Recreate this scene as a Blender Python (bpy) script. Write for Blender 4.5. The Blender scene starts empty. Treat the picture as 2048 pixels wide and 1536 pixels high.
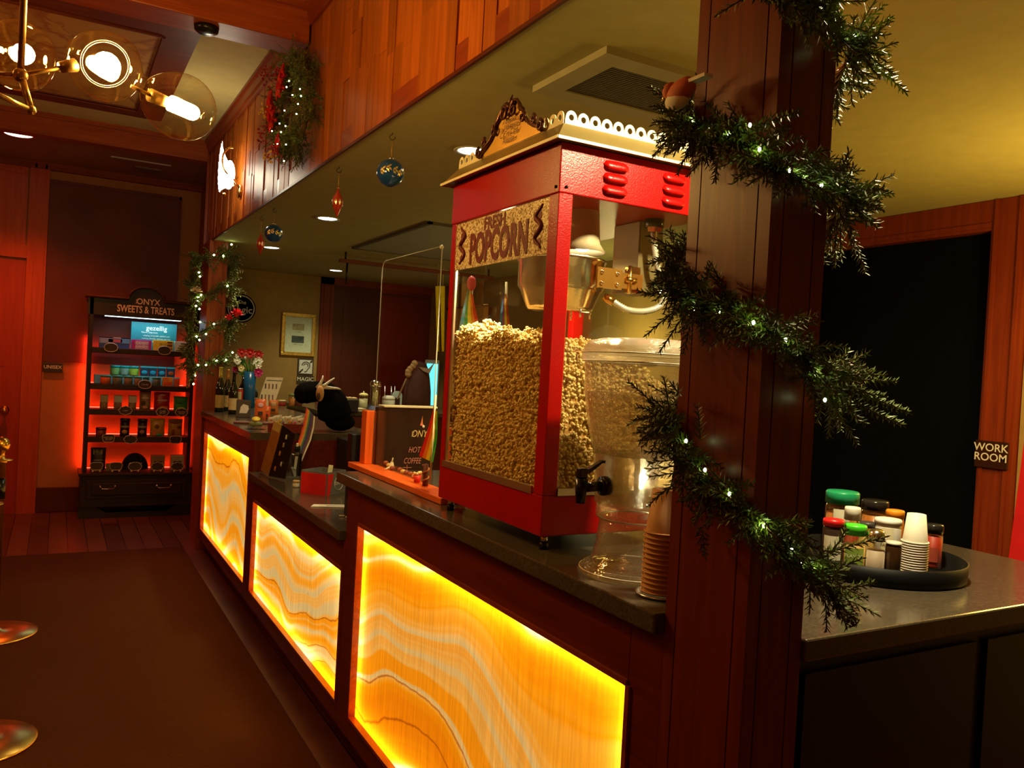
import bpy, bmesh, math, random
from mathutils import Vector, Matrix, Euler
random.seed(11)
PI = math.pi
sc = bpy.context.scene
COL = sc.collection

# ------------------------------------------------------------------ camera
FPX = 1635.6
YAW, PIT, ROL = math.radians(29.153), math.radians(-.910), math.radians(3.105)
EYE = Vector((0, 0, 1.5))
_f = Vector((math.sin(YAW)*math.cos(PIT), math.cos(YAW)*math.cos(PIT), math.sin(PIT)))
_r = Vector((math.cos(YAW), -math.sin(YAW), 0)); _u = _r.cross(_f)
CR = _r*math.cos(ROL)+_u*math.sin(ROL); CU = -_r*math.sin(ROL)+_u*math.cos(ROL)
cam = bpy.data.cameras.new('camera'); camo = bpy.data.objects.new('camera', cam); COL.objects.link(camo)
cam.sensor_fit = 'HORIZONTAL'; cam.sensor_width = 36; cam.lens = 36*FPX/2048
cam.clip_start = .02; cam.clip_end = 60
camo.matrix_world = Matrix(((CR.x, CU.x, -_f.x, 0), (CR.y, CU.y, -_f.y, 0), (CR.z, CU.z, -_f.z, 1.5), (0, 0, 0, 1)))
sc.camera = camo

# ------------------------------------------------------------------ world, lights, exposure
sc.view_settings.view_transform = 'Standard'; sc.view_settings.look = 'None'
sc.view_settings.exposure = 0.0; sc.view_settings.gamma = 1.0
sc.view_settings.use_curve_mapping = False
w = bpy.data.worlds.new('room_ambient'); sc.world = w; w.use_nodes = True
w.node_tree.nodes['Background'].inputs[0].default_value = (.30, .10, .01, 1)
w.node_tree.nodes['Background'].inputs[1].default_value = 0.012
sc.cycles.max_bounces = 8; sc.cycles.transparent_max_bounces = 24
sc.cycles.diffuse_bounces = 3; sc.cycles.glossy_bounces = 4; sc.cycles.transmission_bounces = 8
sc.cycles.caustics_reflective = False; sc.cycles.caustics_refractive = False
sc.cycles.sample_clamp_indirect = 4.0

def lamp(kind, loc, power, col, size=.1, size_y=None, rot=(0, 0, 0), spot=None, blend=.5):
    l = bpy.data.lights.new('light_'+kind.lower(), kind); l.energy = power; l.color = col
    if kind == 'AREA':
        l.shape = 'RECTANGLE' if size_y else 'DISK'; l.size = size
        if size_y: l.size_y = size_y
    else:
        l.shadow_soft_size = size
    if kind == 'SPOT': l.spot_size = math.radians(spot); l.spot_blend = blend
    o = bpy.data.objects.new(l.name, l); COL.objects.link(o); o.location = loc; o.rotation_euler = rot
    return o
WARM = (1, .62, .26)
NEUT = (1, .82, .46)
# recessed cans over the serving side (positions of the built fittings)
CANS = [(1.412, 4.956), (1.445, 6.6), (2.30, 7.70), (2.99, 6.8), (1.417, 2.972), (1.42, 1.05)]
for i, (x, y) in enumerate(CANS):
    lamp('SPOT', (x, y, 2.355), 40 if i < 5 else 125, NEUT, .045, spot=120 if i < 5 else 168, blend=.7 if i < 5 else .25)
# recessed ceiling lamp in the far hall, reddish
lamp('SPOT', (-.33, 7.43, 3.06), 100, (1, .16, .03), .06, spot=125, blend=.8)
# unseen fill lamps added on the lobby side, no fittings; stand-ins for other fixtures
lamp('POINT', (-1.1, 3.6, 2.75), 14, (1, .48, .13), .12)
lamp('POINT', (-1.1, .6, 2.7), 5, (1, .36, .08), .15)
# a lamp in the serving area right of the frame, it lights the ceiling and the right wall
lamp('POINT', (3.05, 1.25, 1.75), 36, (1, .62, .11), .15)
lamp('POINT', (3.3, 4.6, 1.7), 14, (.95, .78, .30), .15)  # added fill lamp further back, no fitting, brightens the bar ceiling

# ------------------------------------------------------------------ pixel -> point on a real plane of the room
def ray(px, py): return CR*(px-1024) - CU*(py-768) + _f*FPX
def onX(px, py, X): d = ray(px, py); return EYE + d*((X-EYE.x)/d.x)
def onY(px, py, Y): d = ray(px, py); return EYE + d*((Y-EYE.y)/d.y)
def onZ(px, py, Z): d = ray(px, py); return EYE + d*((Z-EYE.z)/d.z)
def mpp(P): return (P-EYE).dot(_f)/FPX

# ------------------------------------------------------------------ materials
MATS = {}
def nd(nt, t, **k):
    n = nt.nodes.new(t)
    for a, v in k.items():
        if a in n.inputs.keys() if isinstance(a, str) else False: n.inputs[a].default_value = v
        else: setattr(n, a, v)
    return n
def col4(c): return (c[0], c[1], c[2], 1)
def mat(name, c=(.5, .5, .5), rough=.5, metal=0, emit=None, es=1, var=.12, vscale=14, bump=0, bscale=60, spec=.5, trans=0, ior=1.45, coat=0, sss=0, stretch=(1, 1, 1)):
    """Principled material with procedural noise in colour and bump."""
    if name in MATS: return MATS[name]
    m = bpy.data.materials.new(name); m.use_nodes = True; nt = m.node_tree; b = nt.nodes['Principled BSDF']
    b.inputs['Roughness'].default_value = rough; b.inputs['Metallic'].default_value = metal
    b.inputs['Specular IOR Level'].default_value = spec; b.inputs['IOR'].default_value = ior
    b.inputs['Transmission Weight'].default_value = trans; b.inputs['Coat Weight'].default_value = coat
    b.inputs['Coat Roughness'].default_value = .08
    b.inputs['Base Color'].default_value = col4(c)
    tc = nt.nodes.new('ShaderNodeTexCoord'); mp = nt.nodes.new('ShaderNodeMapping')
    mp.inputs['Scale'].default_value = stretch
    nt.links.new(tc.outputs['Object'], mp.inputs[0])
    if var > 0:
        n = nt.nodes.new('ShaderNodeTexNoise'); n.inputs['Scale'].default_value = vscale; n.inputs['Detail'].default_value = 4
        r = nt.nodes.new('ShaderNodeValToRGB')
        r.color_ramp.elements[0].position = .3; r.color_ramp.elements[1].position = .7
        r.color_ramp.elements[0].color = col4([max(0, v*(1-var)) for v in c]); r.color_ramp.elements[1].color = col4([min(1, v*(1+var)) for v in c])
        nt.links.new(mp.outputs[0], n.inputs[0]); nt.links.new(n.outputs[0], r.inputs[0]); nt.links.new(r.outputs[0], b.inputs['Base Color'])
    if bump > 0:
        n2 = nt.nodes.new('ShaderNodeTexNoise'); n2.inputs['Scale'].default_value = bscale; n2.inputs['Detail'].default_value = 3
        bp = nt.nodes.new('ShaderNodeBump'); bp.inputs['Strength'].default_value = bump; bp.inputs['Distance'].default_value = .01
        nt.links.new(mp.outputs[0], n2.inputs[0]); nt.links.new(n2.outputs[0], bp.inputs['Height']); nt.links.new(bp.outputs[0], b.inputs['Normal'])
    if emit:
        b.inputs['Emission Color'].default_value = col4(emit); b.inputs['Emission Strength'].default_value = es
    MATS[name] = m; return m
def wood(name, c1, c2, rough=.3, axis='Z', scale=1.0, coat=.3, bump=.08):
    if name in MATS: return MATS[name]
    m = bpy.data.materials.new(name); m.use_nodes = True; nt = m.node_tree; b = nt.nodes['Principled BSDF']
    b.inputs['Roughness'].default_value = rough+.08; b.inputs['Coat Weight'].default_value = coat*.2; b.inputs['Coat Roughness'].default_value = .2; b.inputs['Specular IOR Level'].default_value = .24
    tc = nt.nodes.new('ShaderNodeTexCoord'); mp = nt.nodes.new('ShaderNodeMapping')
    s = {'X': (1.2, 22, 22), 'Y': (22, 1.2, 22), 'Z': (22, 22, 1.2)}[axis]
    mp.inputs['Scale'].default_value = [v*scale for v in s]
    n = nt.nodes.new('ShaderNodeTexNoise'); n.inputs['Scale'].default_value = 2.2; n.inputs['Detail'].default_value = 7; n.inputs['Distortion'].default_value = .8
    r = nt.nodes.new('ShaderNodeValToRGB'); r.color_ramp.elements[0].position = .3; r.color_ramp.elements[1].position = .72
    r.color_ramp.elements[0].color = col4(c1); r.color_ramp.elements[1].color = col4(c2)
    at = nt.nodes.new('ShaderNodeAttribute'); at.attribute_name = 'tone'
    mx = nt.nodes.new('ShaderNodeMix'); mx.data_type = 'RGBA'; mx.blend_type = 'MULTIPLY'; mx.inputs[0].default_value = 1
    mr = nt.nodes.new('ShaderNodeMapRange'); mr.inputs[3].default_value = 1.0; mr.inputs[4].default_value = .55
    nt.links.new(tc.outputs['Object'], mp.inputs[0]); nt.links.new(mp.outputs[0], n.inputs[0]); nt.links.new(n.outputs[0], r.inputs[0])
    nt.links.new(at.outputs['Fac'], mr.inputs[0]); nt.links.new(r.outputs[0], mx.inputs[6]); nt.links.new(mr.outputs[0], mx.inputs[7])
    nt.links.new(mx.outputs[2], b.inputs['Base Color'])
    bp = nt.nodes.new('ShaderNodeBump'); bp.inputs['Strength'].default_value = bump; bp.inputs['Distance'].default_value = .004
    nt.links.new(n.outputs[0], bp.inputs['Height']); nt.links.new(bp.outputs[0], b.inputs['Normal'])
    MATS[name] = m; return m
def glass(name, tint=(.96, .98, .97), rough=.02, facing=.25, gcol=(1, 1, 1), bump=0, bscale=30, haze=0, rmax=None):
    """thin clear sheet: transparent with a fresnel gloss"""
    if name in MATS: return MATS[name]
    m = bpy.data.materials.new(name); m.use_nodes = True; nt = m.node_tree
    nt.nodes.remove(nt.nodes['Principled BSDF']); out = nt.nodes['Material Output']
    t = nt.nodes.new('ShaderNodeBsdfTransparent'); t.inputs[0].default_value = col4(tint)
    g = nt.nodes.new('ShaderNodeBsdfGlossy'); g.inputs['Roughness'].default_value = rough; g.inputs[0].default_value = col4(gcol)
    lw = nt.nodes.new('ShaderNodeLayerWeight'); lw.inputs[0].default_value = .5
    pw = nt.nodes.new('ShaderNodeMath'); pw.operation = 'POWER'; pw.inputs[1].default_value = 5-4*facing
    mr = nt.nodes.new('ShaderNodeMapRange'); mr.inputs[3].default_value = .04+.16*facing; mr.inputs[4].default_value = rmax or (.45+.5*facing)
    mx = nt.nodes.new('ShaderNodeMixShader')
    nt.links.new(lw.outputs['Facing'], pw.inputs[0]); nt.links.new(pw.outputs[0], mr.inputs[0])
    nt.links.new(mr.outputs[0], mx.inputs[0]); nt.links.new(t.outputs[0], mx.inputs[1]); nt.links.new(g.outputs[0], mx.inputs[2])
    if bump:
        n2 = nt.nodes.new('ShaderNodeTexNoise'); n2.inputs['Scale'].default_value = bscale
        bp = nt.nodes.new('ShaderNodeBump'); bp.inputs['Strength'].default_value = bump; bp.inputs['Distance'].default_value = .01
        nt.links.new(n2.outputs[0], bp.inputs['Height']); nt.links.new(bp.outputs[0], g.inputs['Normal']); nt.links.new(bp.outputs[0], lw.inputs['Normal'])
    if haze:                                    # scuffed plastic scatters a little light both ways
        d1 = nt.nodes.new('ShaderNodeBsdfDiffuse'); d1.inputs[0].default_value = col4((.9, .84, .7)); d2 = nt.nodes.new('ShaderNodeBsdfTranslucent'); d2.inputs[0].default_value = col4((.9, .82, .64))
        m2 = nt.nodes.new('ShaderNodeMixShader'); m3 = nt.nodes.new('ShaderNodeMixShader'); m3.inputs[0].default_value = haze
        nt.links.new(d1.outputs[0], m2.inputs[1]); nt.links.new(d2.outputs[0], m2.inputs[2]); nt.links.new(mx.outputs[0], m3.inputs[1]); nt.links.new(m2.outputs[0], m3.inputs[2]); mx = m3
    nt.links.new(mx.outputs[0], out.inputs[0]); MATS[name] = m; return m

# ------------------------------------------------------------------ mesh builder
class B:
    def __init__(s): s.v = []; s.f = []; s.sm = []; s.t = []; s.tone = 0.0
    def add(s, vs, fs, smooth=False):
        o = len(s.v); s.v += [tuple(v) for v in vs]
        for f in fs: s.f.append([i+o for i in f]); s.sm.append(smooth); s.t.append(s.tone)
        return s
    def box(s, x0, x1, y0, y1, z0, z1, M=None):
        if x0 > x1: x0, x1 = x1, x0
        if y0 > y1: y0, y1 = y1, y0
        if z0 > z1: z0, z1 = z1, z0
        vs = [Vector((x, y, z)) for x in (x0, x1) for y in (y0, y1) for z in (z0, z1)]
        if M: vs = [M @ v for v in vs]
        return s.add(vs, [(0, 1, 3, 2), (4, 6, 7, 5), (0, 4, 5, 1), (2, 3, 7, 6), (0, 2, 6, 4), (1, 5, 7, 3)])
    def bbox(s, x0, x1, y0, y1, z0, z1, r=.004, M=None):
        """box with bevelled edges"""
        bm = bmesh.new(); bmesh.ops.create_cube(bm, size=1)
        for v in bm.verts: v.co = Vector(((x0+x1)/2+v.co.x*abs(x1-x0), (y0+y1)/2+v.co.y*abs(y1-y0), (z0+z1)/2+v.co.z*abs(z1-z0)))
        bmesh.ops.bevel(bm, geom=bm.edges[:], offset=r, segments=2, affect='EDGES', profile=.5)
        vs = [(M @ v.co) if M else v.co.copy() for v in bm.verts]
        s.add(vs, [[v.index for v in f.verts] for f in bm.faces]); bm.free(); return s
    def lathe(s, prof, c=(0, 0, 0), n=24, M=None, smooth=True, sq=None):
        """prof: [(r, z)]; revolved about local Z at c. sq: superellipse power"""
        vs = []; fs = []
        for (r, z) in prof:
            for i in range(n):
                a = 2*PI*i/n; ca, sa = math.cos(a), math.sin(a)
                if sq: k = (abs(ca)**sq+abs(sa)**sq)**(-1/sq)
                else: k = 1
                v = Vector((c[0]+r*ca*k, c[1]+r*sa*k, c[2]+z)); vs.append(M @ v if M else v)
        for j in range(len(prof)-1):
            for i in range(n):
                a = j*n+i; b = j*n+(i+1) % n; fs.append((a, b, b+n, a+n))
        if prof[0][0] > 1e-5: fs.append(tuple(range(n))[::-1])
        if prof[-1][0] > 1e-5: fs.append(tuple((len(prof)-1)*n+i for i in range(n)))
        return s.add(vs, fs, smooth)
    def shell(s, prof, c=(0, 0, 0), n=24, M=None, th=None):
        """open lathe without caps"""
        k = len(s.f); s.lathe(prof, c, n, M)
        m = len(prof)-1
        del s.f[k+m*n:]; del s.sm[k+m*n:]; del s.t[k+m*n:]
        return s
    def cyl(s, p0, p1, r0, r1=None, n=12, smooth=True):
        r1 = r0 if r1 is None else r1; p0 = Vector(p0); p1 = Vector(p1); d = p1-p0
        q = d.to_track_quat('Z', 'Y').to_matrix().to_4x4(); q.translation = p0
        L = d.length
        return s.lathe([(r0, 0), (r1, L)], n=n, M=q, smooth=smooth)
    def tube(s, pts, r, n=8, closed=False, rf=None):
        pts = [Vector(p) for p in pts]; N = len(pts); vs = []; fs = []
        up = None
        for i, p in enumerate(pts):
            if closed: d = pts[(i+1) % N]-pts[i-1]
            else: d = pts[min(i+1, N-1)]-pts[max(i-1, 0)]
            d.normalize()
            if up is None: up = d.orthogonal().normalized()
            else:
                up = up-d*up.dot(d)
                up = up.normalized() if up.length > 1e-6 else d.orthogonal().normalized()
            w_ = d.cross(up); rr = r if rf is None else rf(i/(N-1))
            for k in range(n):
                a = 2*PI*k/n; vs.append(p+up*math.cos(a)*rr+w_*math.sin(a)*rr)
        M_ = N if closed else N-1
        for j in range(M_):
            for k in range(n):
                a = j*n+k; b = j*n+(k+1) % n; c = ((j+1) % N)*n+(k+1) % n; d_ = ((j+1) % N)*n+k
                fs.append((a, b, c, d_))
        if not closed: fs += [tuple(range(n))[::-1], tuple((N-1)*n+k for k in range(n))]
        return s.add(vs, fs, True)
    def ball(s, c, r, sx=1, sy=1, sz=1, n=16, M=None):
        R = M if M else Matrix.Identity(4)
        T = Matrix.Translation(Vector(c)) @ R @ Matrix.Diagonal((sx, sy, sz, 1))
        k = n//2
        return s.lathe([(max(r*math.sin(PI*i/k), 1e-6), -r*math.cos(PI*i/k)) for i in range(k+1)], n=n, M=T)
    def plate(s, poly, o, ax, ay, th):
        """polygon poly [(a,b)] in the plane o+a*ax+b*ay, extruded th along ax x ay"""
        ax = Vector(ax); ay = Vector(ay); nn = ax.cross(ay).normalized()*th; o = Vector(o); N = len(poly)
        vs = [o+ax*a+ay*b for a, b in poly]+[o+ax*a+ay*b+nn for a, b in poly]
        fs = [tuple(range(N))[::-1], tuple(range(N, 2*N))]+[(i, (i+1) % N, N+(i+1) % N, N+i) for i in range(N)]
        return s.add(vs, fs)
    def obj(s, name, m, parent=None, world=False, bevel=0):
        me = bpy.data.meshes.new(name)
        vs = s.v
        if parent is not None and world:
            inv = parent.matrix_basis.inverted() if parent.parent is None else (parent.parent.matrix_basis @ parent.matrix_basis).inverted()
            vs = [inv @ Vector(v) for v in vs]
        me.from_pydata([tuple(v) for v in vs], [], s.f)
        me.polygons.foreach_set('use_smooth', s.sm)
        if any(s.t):
            a = me.attributes.new('tone', 'FLOAT', 'FACE'); a.data.foreach_set('value', s.t)
        ms = m if isinstance(m, (list, tuple)) else [m]
        for x in ms: me.materials.append(x)
        me.update()
        o = bpy.data.objects.new(name, me); COL.objects.link(o)
        if parent is not None: o.parent = parent
        if bevel:
            md = o.modifiers.new('bevel', 'BEVEL'); md.width = bevel; md.segments = 2; md.limit_method = 'ANGLE'
        return o
def thing(name, label, cat, loc=(0, 0, 0), rz=0, group=None):
    o = bpy.data.objects.new(name, None); COL.objects.link(o); o.empty_display_size = .05
    o.matrix_basis = Matrix.Translation(Vector(loc)) @ Matrix.Rotation(rz, 4, 'Z')
    o['label'] = label; o['category'] = cat
    if group: o['group'] = group
    return o
def tag(o, label, cat, group=None, kind=None):
    o['label'] = label; o['category'] = cat
    if group: o['group'] = group
    if kind: o['kind'] = kind
    return o
def struct(o): o['kind'] = 'structure'; return o
def dup(root, loc, rz=0, label=None):
    r = root.copy(); COL.objects.link(r); r.matrix_basis = Matrix.Translation(Vector(loc)) @ Matrix.Rotation(rz, 4, 'Z')
    if label: r['label'] = label
    for ch in list(root.children):
        c = ch.copy(); COL.objects.link(c); c.parent = r
        for g in ch.children:
            d = g.copy(); COL.objects.link(d); d.parent = c
    return r
_tx = {}
def text(b, s, o, ax, ay, size, depth=.001, bold=0.0, align='CENTER', sx=1.0, shear=0, space=1.0, line=1.0):
    """add lettering to builder b: reading along ax, up along ay, centred at o"""
    key = (s, bold, align, shear, space, line)
    if key not in _tx:
        c = bpy.data.curves.new('t', 'FONT'); c.body = s; c.align_x = align; c.align_y = 'CENTER'; c.offset = bold; c.shear = shear
        c.resolution_u = 3; c.extrude = 0; c.space_character = space; c.space_line = line
        to = bpy.data.objects.new('t', c); COL.objects.link(to)
        dg = bpy.context.evaluated_depsgraph_get(); me = bpy.data.meshes.new_from_object(to.evaluated_get(dg))
        _tx[key] = ([v.co.copy() for v in me.vertices], [tuple(p.vertices) for p in me.polygons])
        bpy.data.objects.remove(to); bpy.data.curves.remove(c); bpy.data.meshes.remove(me)
    vs, fs = _tx[key]; ax = Vector(ax); ay = Vector(ay); nn = ax.cross(ay).normalized(); o = Vector(o)
    b.add([o+ax*v.x*size*sx+ay*v.y*size+nn*depth for v in vs], fs); return b
FX = ((0, -1, 0), (0, 0, 1))     # lettering on a face that looks towards -X
FY = ((1, 0, 0), (0, 0, 1))      # lettering on a face that looks towards -Y
# ================================================================== the room
W_RED = wood('red_stained_wood', (.22, .030, .006), (.34, .062, .012), .28)
W_REDX = wood('red_stained_wood_x', (.26, .042, .008), (.42, .09, .016), .3, 'X')
W_REDY = wood('red_stained_wood_y', (.20, .028, .006), (.32, .055, .011), .28, 'Y')
W_DARK = wood('dark_mahogany', (.07, .008, .003), (.12, .016, .005), .3)
W_DARKY = wood('dark_mahogany_y', (.075, .009, .003), (.13, .018, .005), .3, 'Y')
W_FAS = wood('fascia_wood', (.36, .075, .005), (.58, .15, .010), .36, 'Z', coat=.1, bump=.25)
M_CEIL = mat('ceiling_paint', (.66, .55, .20), .9, var=.05, bump=.1, bscale=200)
M_CEILB = mat('bar_ceiling_paint', (.46, .42, .17), .8, var=.05, bump=.1, bscale=200)
M_OLIVE = mat('olive_wall_paint', (.36, .24, .07), .85, var=.08, bump=.1, bscale=150)
M_TAN = mat('tan_wall_paint', (.42, .17, .05), .85, var=.06, bump=.1, bscale=150)
M_MAROON = mat('maroon_panel', (.13, .02, .008), .6, var=.25, vscale=3)
M_BLACK = mat('unlit_void_black', (.002, .002, .002), .9, var=.2, spec=.1)  # darkness of the unlit work room put into the colour
M_DOOR = wood('red_door_wood', (.34, .028, .008), (.44, .045, .012), .3)

# floor of narrow boards
def floor_mat():
    m = bpy.data.materials.new('floor_boards'); m.use_nodes = True; nt = m.node_tree; b = nt.nodes['Principled BSDF']
    tc = nt.nodes.new('ShaderNodeTexCoord'); mp = nt.nodes.new('ShaderNodeMapping'); mp.inputs['Rotation'].default_value = (0, 0, PI/2)
    br = nt.nodes.new('ShaderNodeTexBrick'); br.inputs['Scale'].default_value = 1; br.inputs['Brick Width'].default_value = 1.3; br.inputs['Row Height'].default_value = .13
    br.inputs['Mortar Size'].default_value = .003; br.inputs['Color1'].default_value = (.20, .055, .018, 1); br.inputs['Color2'].default_value = (.10, .022, .008, 1); br.inputs['Mortar'].default_value = (.01, .003, .001, 1)
    n = nt.nodes.new('ShaderNodeTexNoise'); n.inputs['Scale'].default_value = 6; n.inputs['Detail'].default_value = 6
    mx = nt.nodes.new('ShaderNodeMix'); mx.data_type = 'RGBA'; mx.blend_type = 'MULTIPLY'; mx.inputs[0].default_value = .5
    for a, c in ((tc.outputs['Object'], mp.inputs[0]), (mp.outputs[0], br.inputs[0]), (tc.outputs['Object'], n.inputs[0]), (br.outputs[0], mx.inputs[6]), (n.outputs[0], mx.inputs[7]), (mx.outputs[2], b.inputs['Base Color'])): nt.links.new(a, c)
    b.inputs['Roughness'].default_value = .32
    return m
struct(B().box(-3, 5, -2.2, 8.6, -.1, 0).obj('floor', floor_mat()))
def carpet_mat():
    m = bpy.data.materials.new('ribbed_carpet'); m.use_nodes = True; nt = m.node_tree; b = nt.nodes['Principled BSDF']
    tc = nt.nodes.new('ShaderNodeTexCoord')
    wv = nt.nodes.new('ShaderNodeTexWave'); wv.bands_direction = 'Y'; wv.inputs['Scale'].default_value = 26; wv.inputs['Distortion'].default_value = .6
    vo = nt.nodes.new('ShaderNodeTexNoise'); vo.inputs['Scale'].default_value = 160
    big = nt.nodes.new('ShaderNodeTexNoise'); big.inputs['Scale'].default_value = 1.6; big.inputs['Detail'].default_value = 3
    mx = nt.nodes.new('ShaderNodeMix'); mx.data_type = 'RGBA'; mx.inputs[6].default_value = (.055, .014, .002, 1); mx.inputs[7].default_value = (.13, .036, .004, 1)
    ad = nt.nodes.new('ShaderNodeMath'); ad.operation = 'MULTIPLY'
    ad2 = nt.nodes.new('ShaderNodeMath'); ad2.operation = 'MULTIPLY'
    for a, c in ((tc.outputs['Object'], wv.inputs[0]), (tc.outputs['Object'], vo.inputs[0]), (tc.outputs['Object'], big.inputs[0]), (wv.outputs['Fac'], ad.inputs[0]), (vo.outputs[0], ad.inputs[1]), (ad.outputs[0], ad2.inputs[0]), (big.outputs[0], ad2.inputs[1]), (ad2.outputs[0], mx.inputs[0]), (mx.outputs[2], b.inputs['Base Color'])): nt.links.new(a, c)
    ad2.use_clamp = True
    bp = nt.nodes.new('ShaderNodeBump'); bp.inputs['Strength'].default_value = .6; bp.inputs['Distance'].default_value = .004
    nt.links.new(ad.outputs[0], bp.inputs['Height']); nt.links.new(bp.outputs[0], b.inputs['Normal'])
    b.inputs['Roughness'].default_value = .95; b.inputs['Specular IOR Level'].default_value = .1
    return m
tag(B().bbox(-2.2, .907, -.9, 6.70, 0, .008, .002).obj('carpet_runner', carpet_mat()), 'long dark brown ribbed carpet runner on the wooden floor beside the bar', 'carpet')

# walls
struct(B().box(-3, 5, 8.45, 8.6, 0, 3.35).obj('wall_far', M_TAN))
struct(B().box(1.174, 2.37, 8.44, 8.452, 0, 2.37).obj('wall_far_bar', M_OLIVE))
struct(B().box(3.62, 3.74, -2.2, 2.0, 0, 2.37).box(3.62, 3.74, 3.1, 8.45, 0, 2.37).box(3.62, 3.74, 2.0, 3.1, 2.30, 2.37).obj('wall_right', M_OLIVE))
struct(B().box(-3.1, -3, -2.2, 8.6, 0, 3.35).obj('wall_left', M_TAN))
struct(B().box(-3, 5, -2.3, -2.2, 0, 3.35).obj('wall_near', M_TAN))
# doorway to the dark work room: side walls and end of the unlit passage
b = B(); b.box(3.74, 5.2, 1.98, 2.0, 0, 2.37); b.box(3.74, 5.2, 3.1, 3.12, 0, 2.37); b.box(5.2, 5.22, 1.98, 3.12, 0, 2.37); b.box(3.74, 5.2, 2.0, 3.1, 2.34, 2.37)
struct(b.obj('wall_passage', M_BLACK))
struct(B().box(3.64, 3.69, 2.16, 3.1, .0, 2.235).obj('doorway_shade', M_BLACK))  # black panel in the open doorway stands for the dark beyond
b = B(); b.box(3.585, 3.66, 2.005, 2.155, 0, 2.37); b.box(3.585, 3.66, 2.155, 3.12, 2.235, 2.37); b.box(3.575, 3.59, 2.02, 2.035, 0, 2.37); b.box(3.575, 3.59, 2.125, 2.14, 0, 2.37); b.box(3.58, 3.59, 2.155, 3.12, 2.25, 2.27); b.box(3.585, 3.66, 3.1, 3.25, 0, 2.37)
struct(b.obj('trim_work_room_casing', wood('casing_wood', (.17, .022, .005), (.26, .04, .008), .3)))
# side wall that closes the bar from the far hall
struct(B().box(1.160, 1.174, 6.95, 8.45, 0, 3.3).obj('wall_side', W_RED))
# ceilings
struct(B().box(-3, 1.0, -2.2, 6.93, 3.19, 3.32).obj('ceiling_lobby', M_CEIL))
struct(B().box(-3, 1.165, 6.93, 8.45, 3.12, 3.32).obj('ceiling_hall', mat('hall_ceiling_paint', (.36, .20, .10), .85, var=.05)))
struct(B().box(1.007, 3.62, -2.2, 6.93, 2.372, 2.46).box(1.174, 3.62, 6.93, 8.45, 2.372, 2.46).obj('ceiling_bar', M_CEILB))
# beams
def beam(y0, y1, z0, nm):
    b = B(); b.bbox(-3, .99, y0, y1, z0, 3.2, .006); b.box(-3, .98, y0-.022, y0, 3.155, 3.19); b.box(-3, .98, y1, y1+.022, 3.155, 3.19)
    struct(b.obj(nm, W_REDX))
beam(3.93, 4.13, 3.0, 'trim_beam_near'); beam(6.92, 7.05, 3.03, 'trim_beam_far'); beam(.95, 1.15, 3.0, 'trim_beam_over_entrance')
# coffer panel: wooden frame round a lit marbled sheet
def coffer(y0, y1, nm):
    b = B(); x0, x1 = -1.35, .59
    b.box(x0, x1, y0, y0+.17, 3.16, 3.19); b.box(x0, x1, y1-.17, y1, 3.16, 3.19); b.box(x1-.17, x1, y0+.17, y1-.17, 3.16, 3.19); b.box(x0, x0+.17, y0+.17, y1-.17, 3.16, 3.19)
    b.box(x1-.17, x1-.155, y0+.17, y1-.17, 3.15, 3.165); b.box(x0+.17, x1-.17, y0+.155, y0+.17, 3.15, 3.165); b.box(x0+.17, x1-.17, y1-.17, y1-.155, 3.15, 3.165)
    struct(b.obj(nm, wood('coffer_frame_wood', (.13, .022, .006), (.2, .038, .01), .4, 'X')))
    m = MATS.get('marbled_sheet')
    if not m:
        m = bpy.data.materials.new('marbled_sheet'); m.use_nodes = True; nt = m.node_tree; p = nt.nodes['Principled BSDF']
        tc = nt.nodes.new('ShaderNodeTexCoord'); n = nt.nodes.new('ShaderNodeTexNoise'); n.inputs['Scale'].default_value = 1.7; n.inputs['Detail'].default_value = 8; n.inputs['Distortion'].default_value = 2.2
        r = nt.nodes.new('ShaderNodeValToRGB'); r.color_ramp.elements[0].position = .35; r.color_ramp.elements[0].color = (.50, .27, .06, 1); r.color_ramp.elements[1].position = .7; r.color_ramp.elements[1].color = (.62, .33, .08, 1)
        e = r.color_ramp.elements.new(.52); e.color = (.55, .28, .07, 1); e = r.color_ramp.elements.new(.56); e.color = (.34, .11, .03, 1); e = r.color_ramp.elements.new(.59); e.color = (.60, .31, .07, 1)
        nt.links.new(tc.outputs['Object'], n.inputs[0]); nt.links.new(n.outputs[0], r.inputs[0]); nt.links.new(r.outputs[0], p.inputs['Base Color'])
        p.inputs['Roughness'].default_value = .35
        MATS['marbled_sheet'] = m
    struct(B().box(x0+.1, x1-.1, y0+.1, y1-.1, 3.175, 3.188).obj('ceiling_marbled_sheet', m))
coffer(4.56, 6.46, 'trim_coffer_far'); coffer(1.6, 3.5, 'trim_coffer_near')
# crown moulding on the lobby side of the fascia
def crown(y0, y1, nm):
    b = B(); prof = [(0, 0), (.045, 0), (.045, -.02), (.03, -.035), (.022, -.07), (.012, -.085), (.012, -.1), (0, -.1)]
    vs = [(1.0-a, y, 3.19+z) for y in (y0, y1) for a, z in prof]; N = len(prof)
    b.add(vs, [(i, (i+1) % N, N+(i+1) % N, N+i) for i in range(N)]+[tuple(range(N)), tuple(range(N, 2*N))[::-1]])
    struct(b.obj(nm, W_REDY))
crown(1.15, 3.93, 'trim_crown_near'); crown(4.13, 6.92, 'trim_crown_far')
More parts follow.
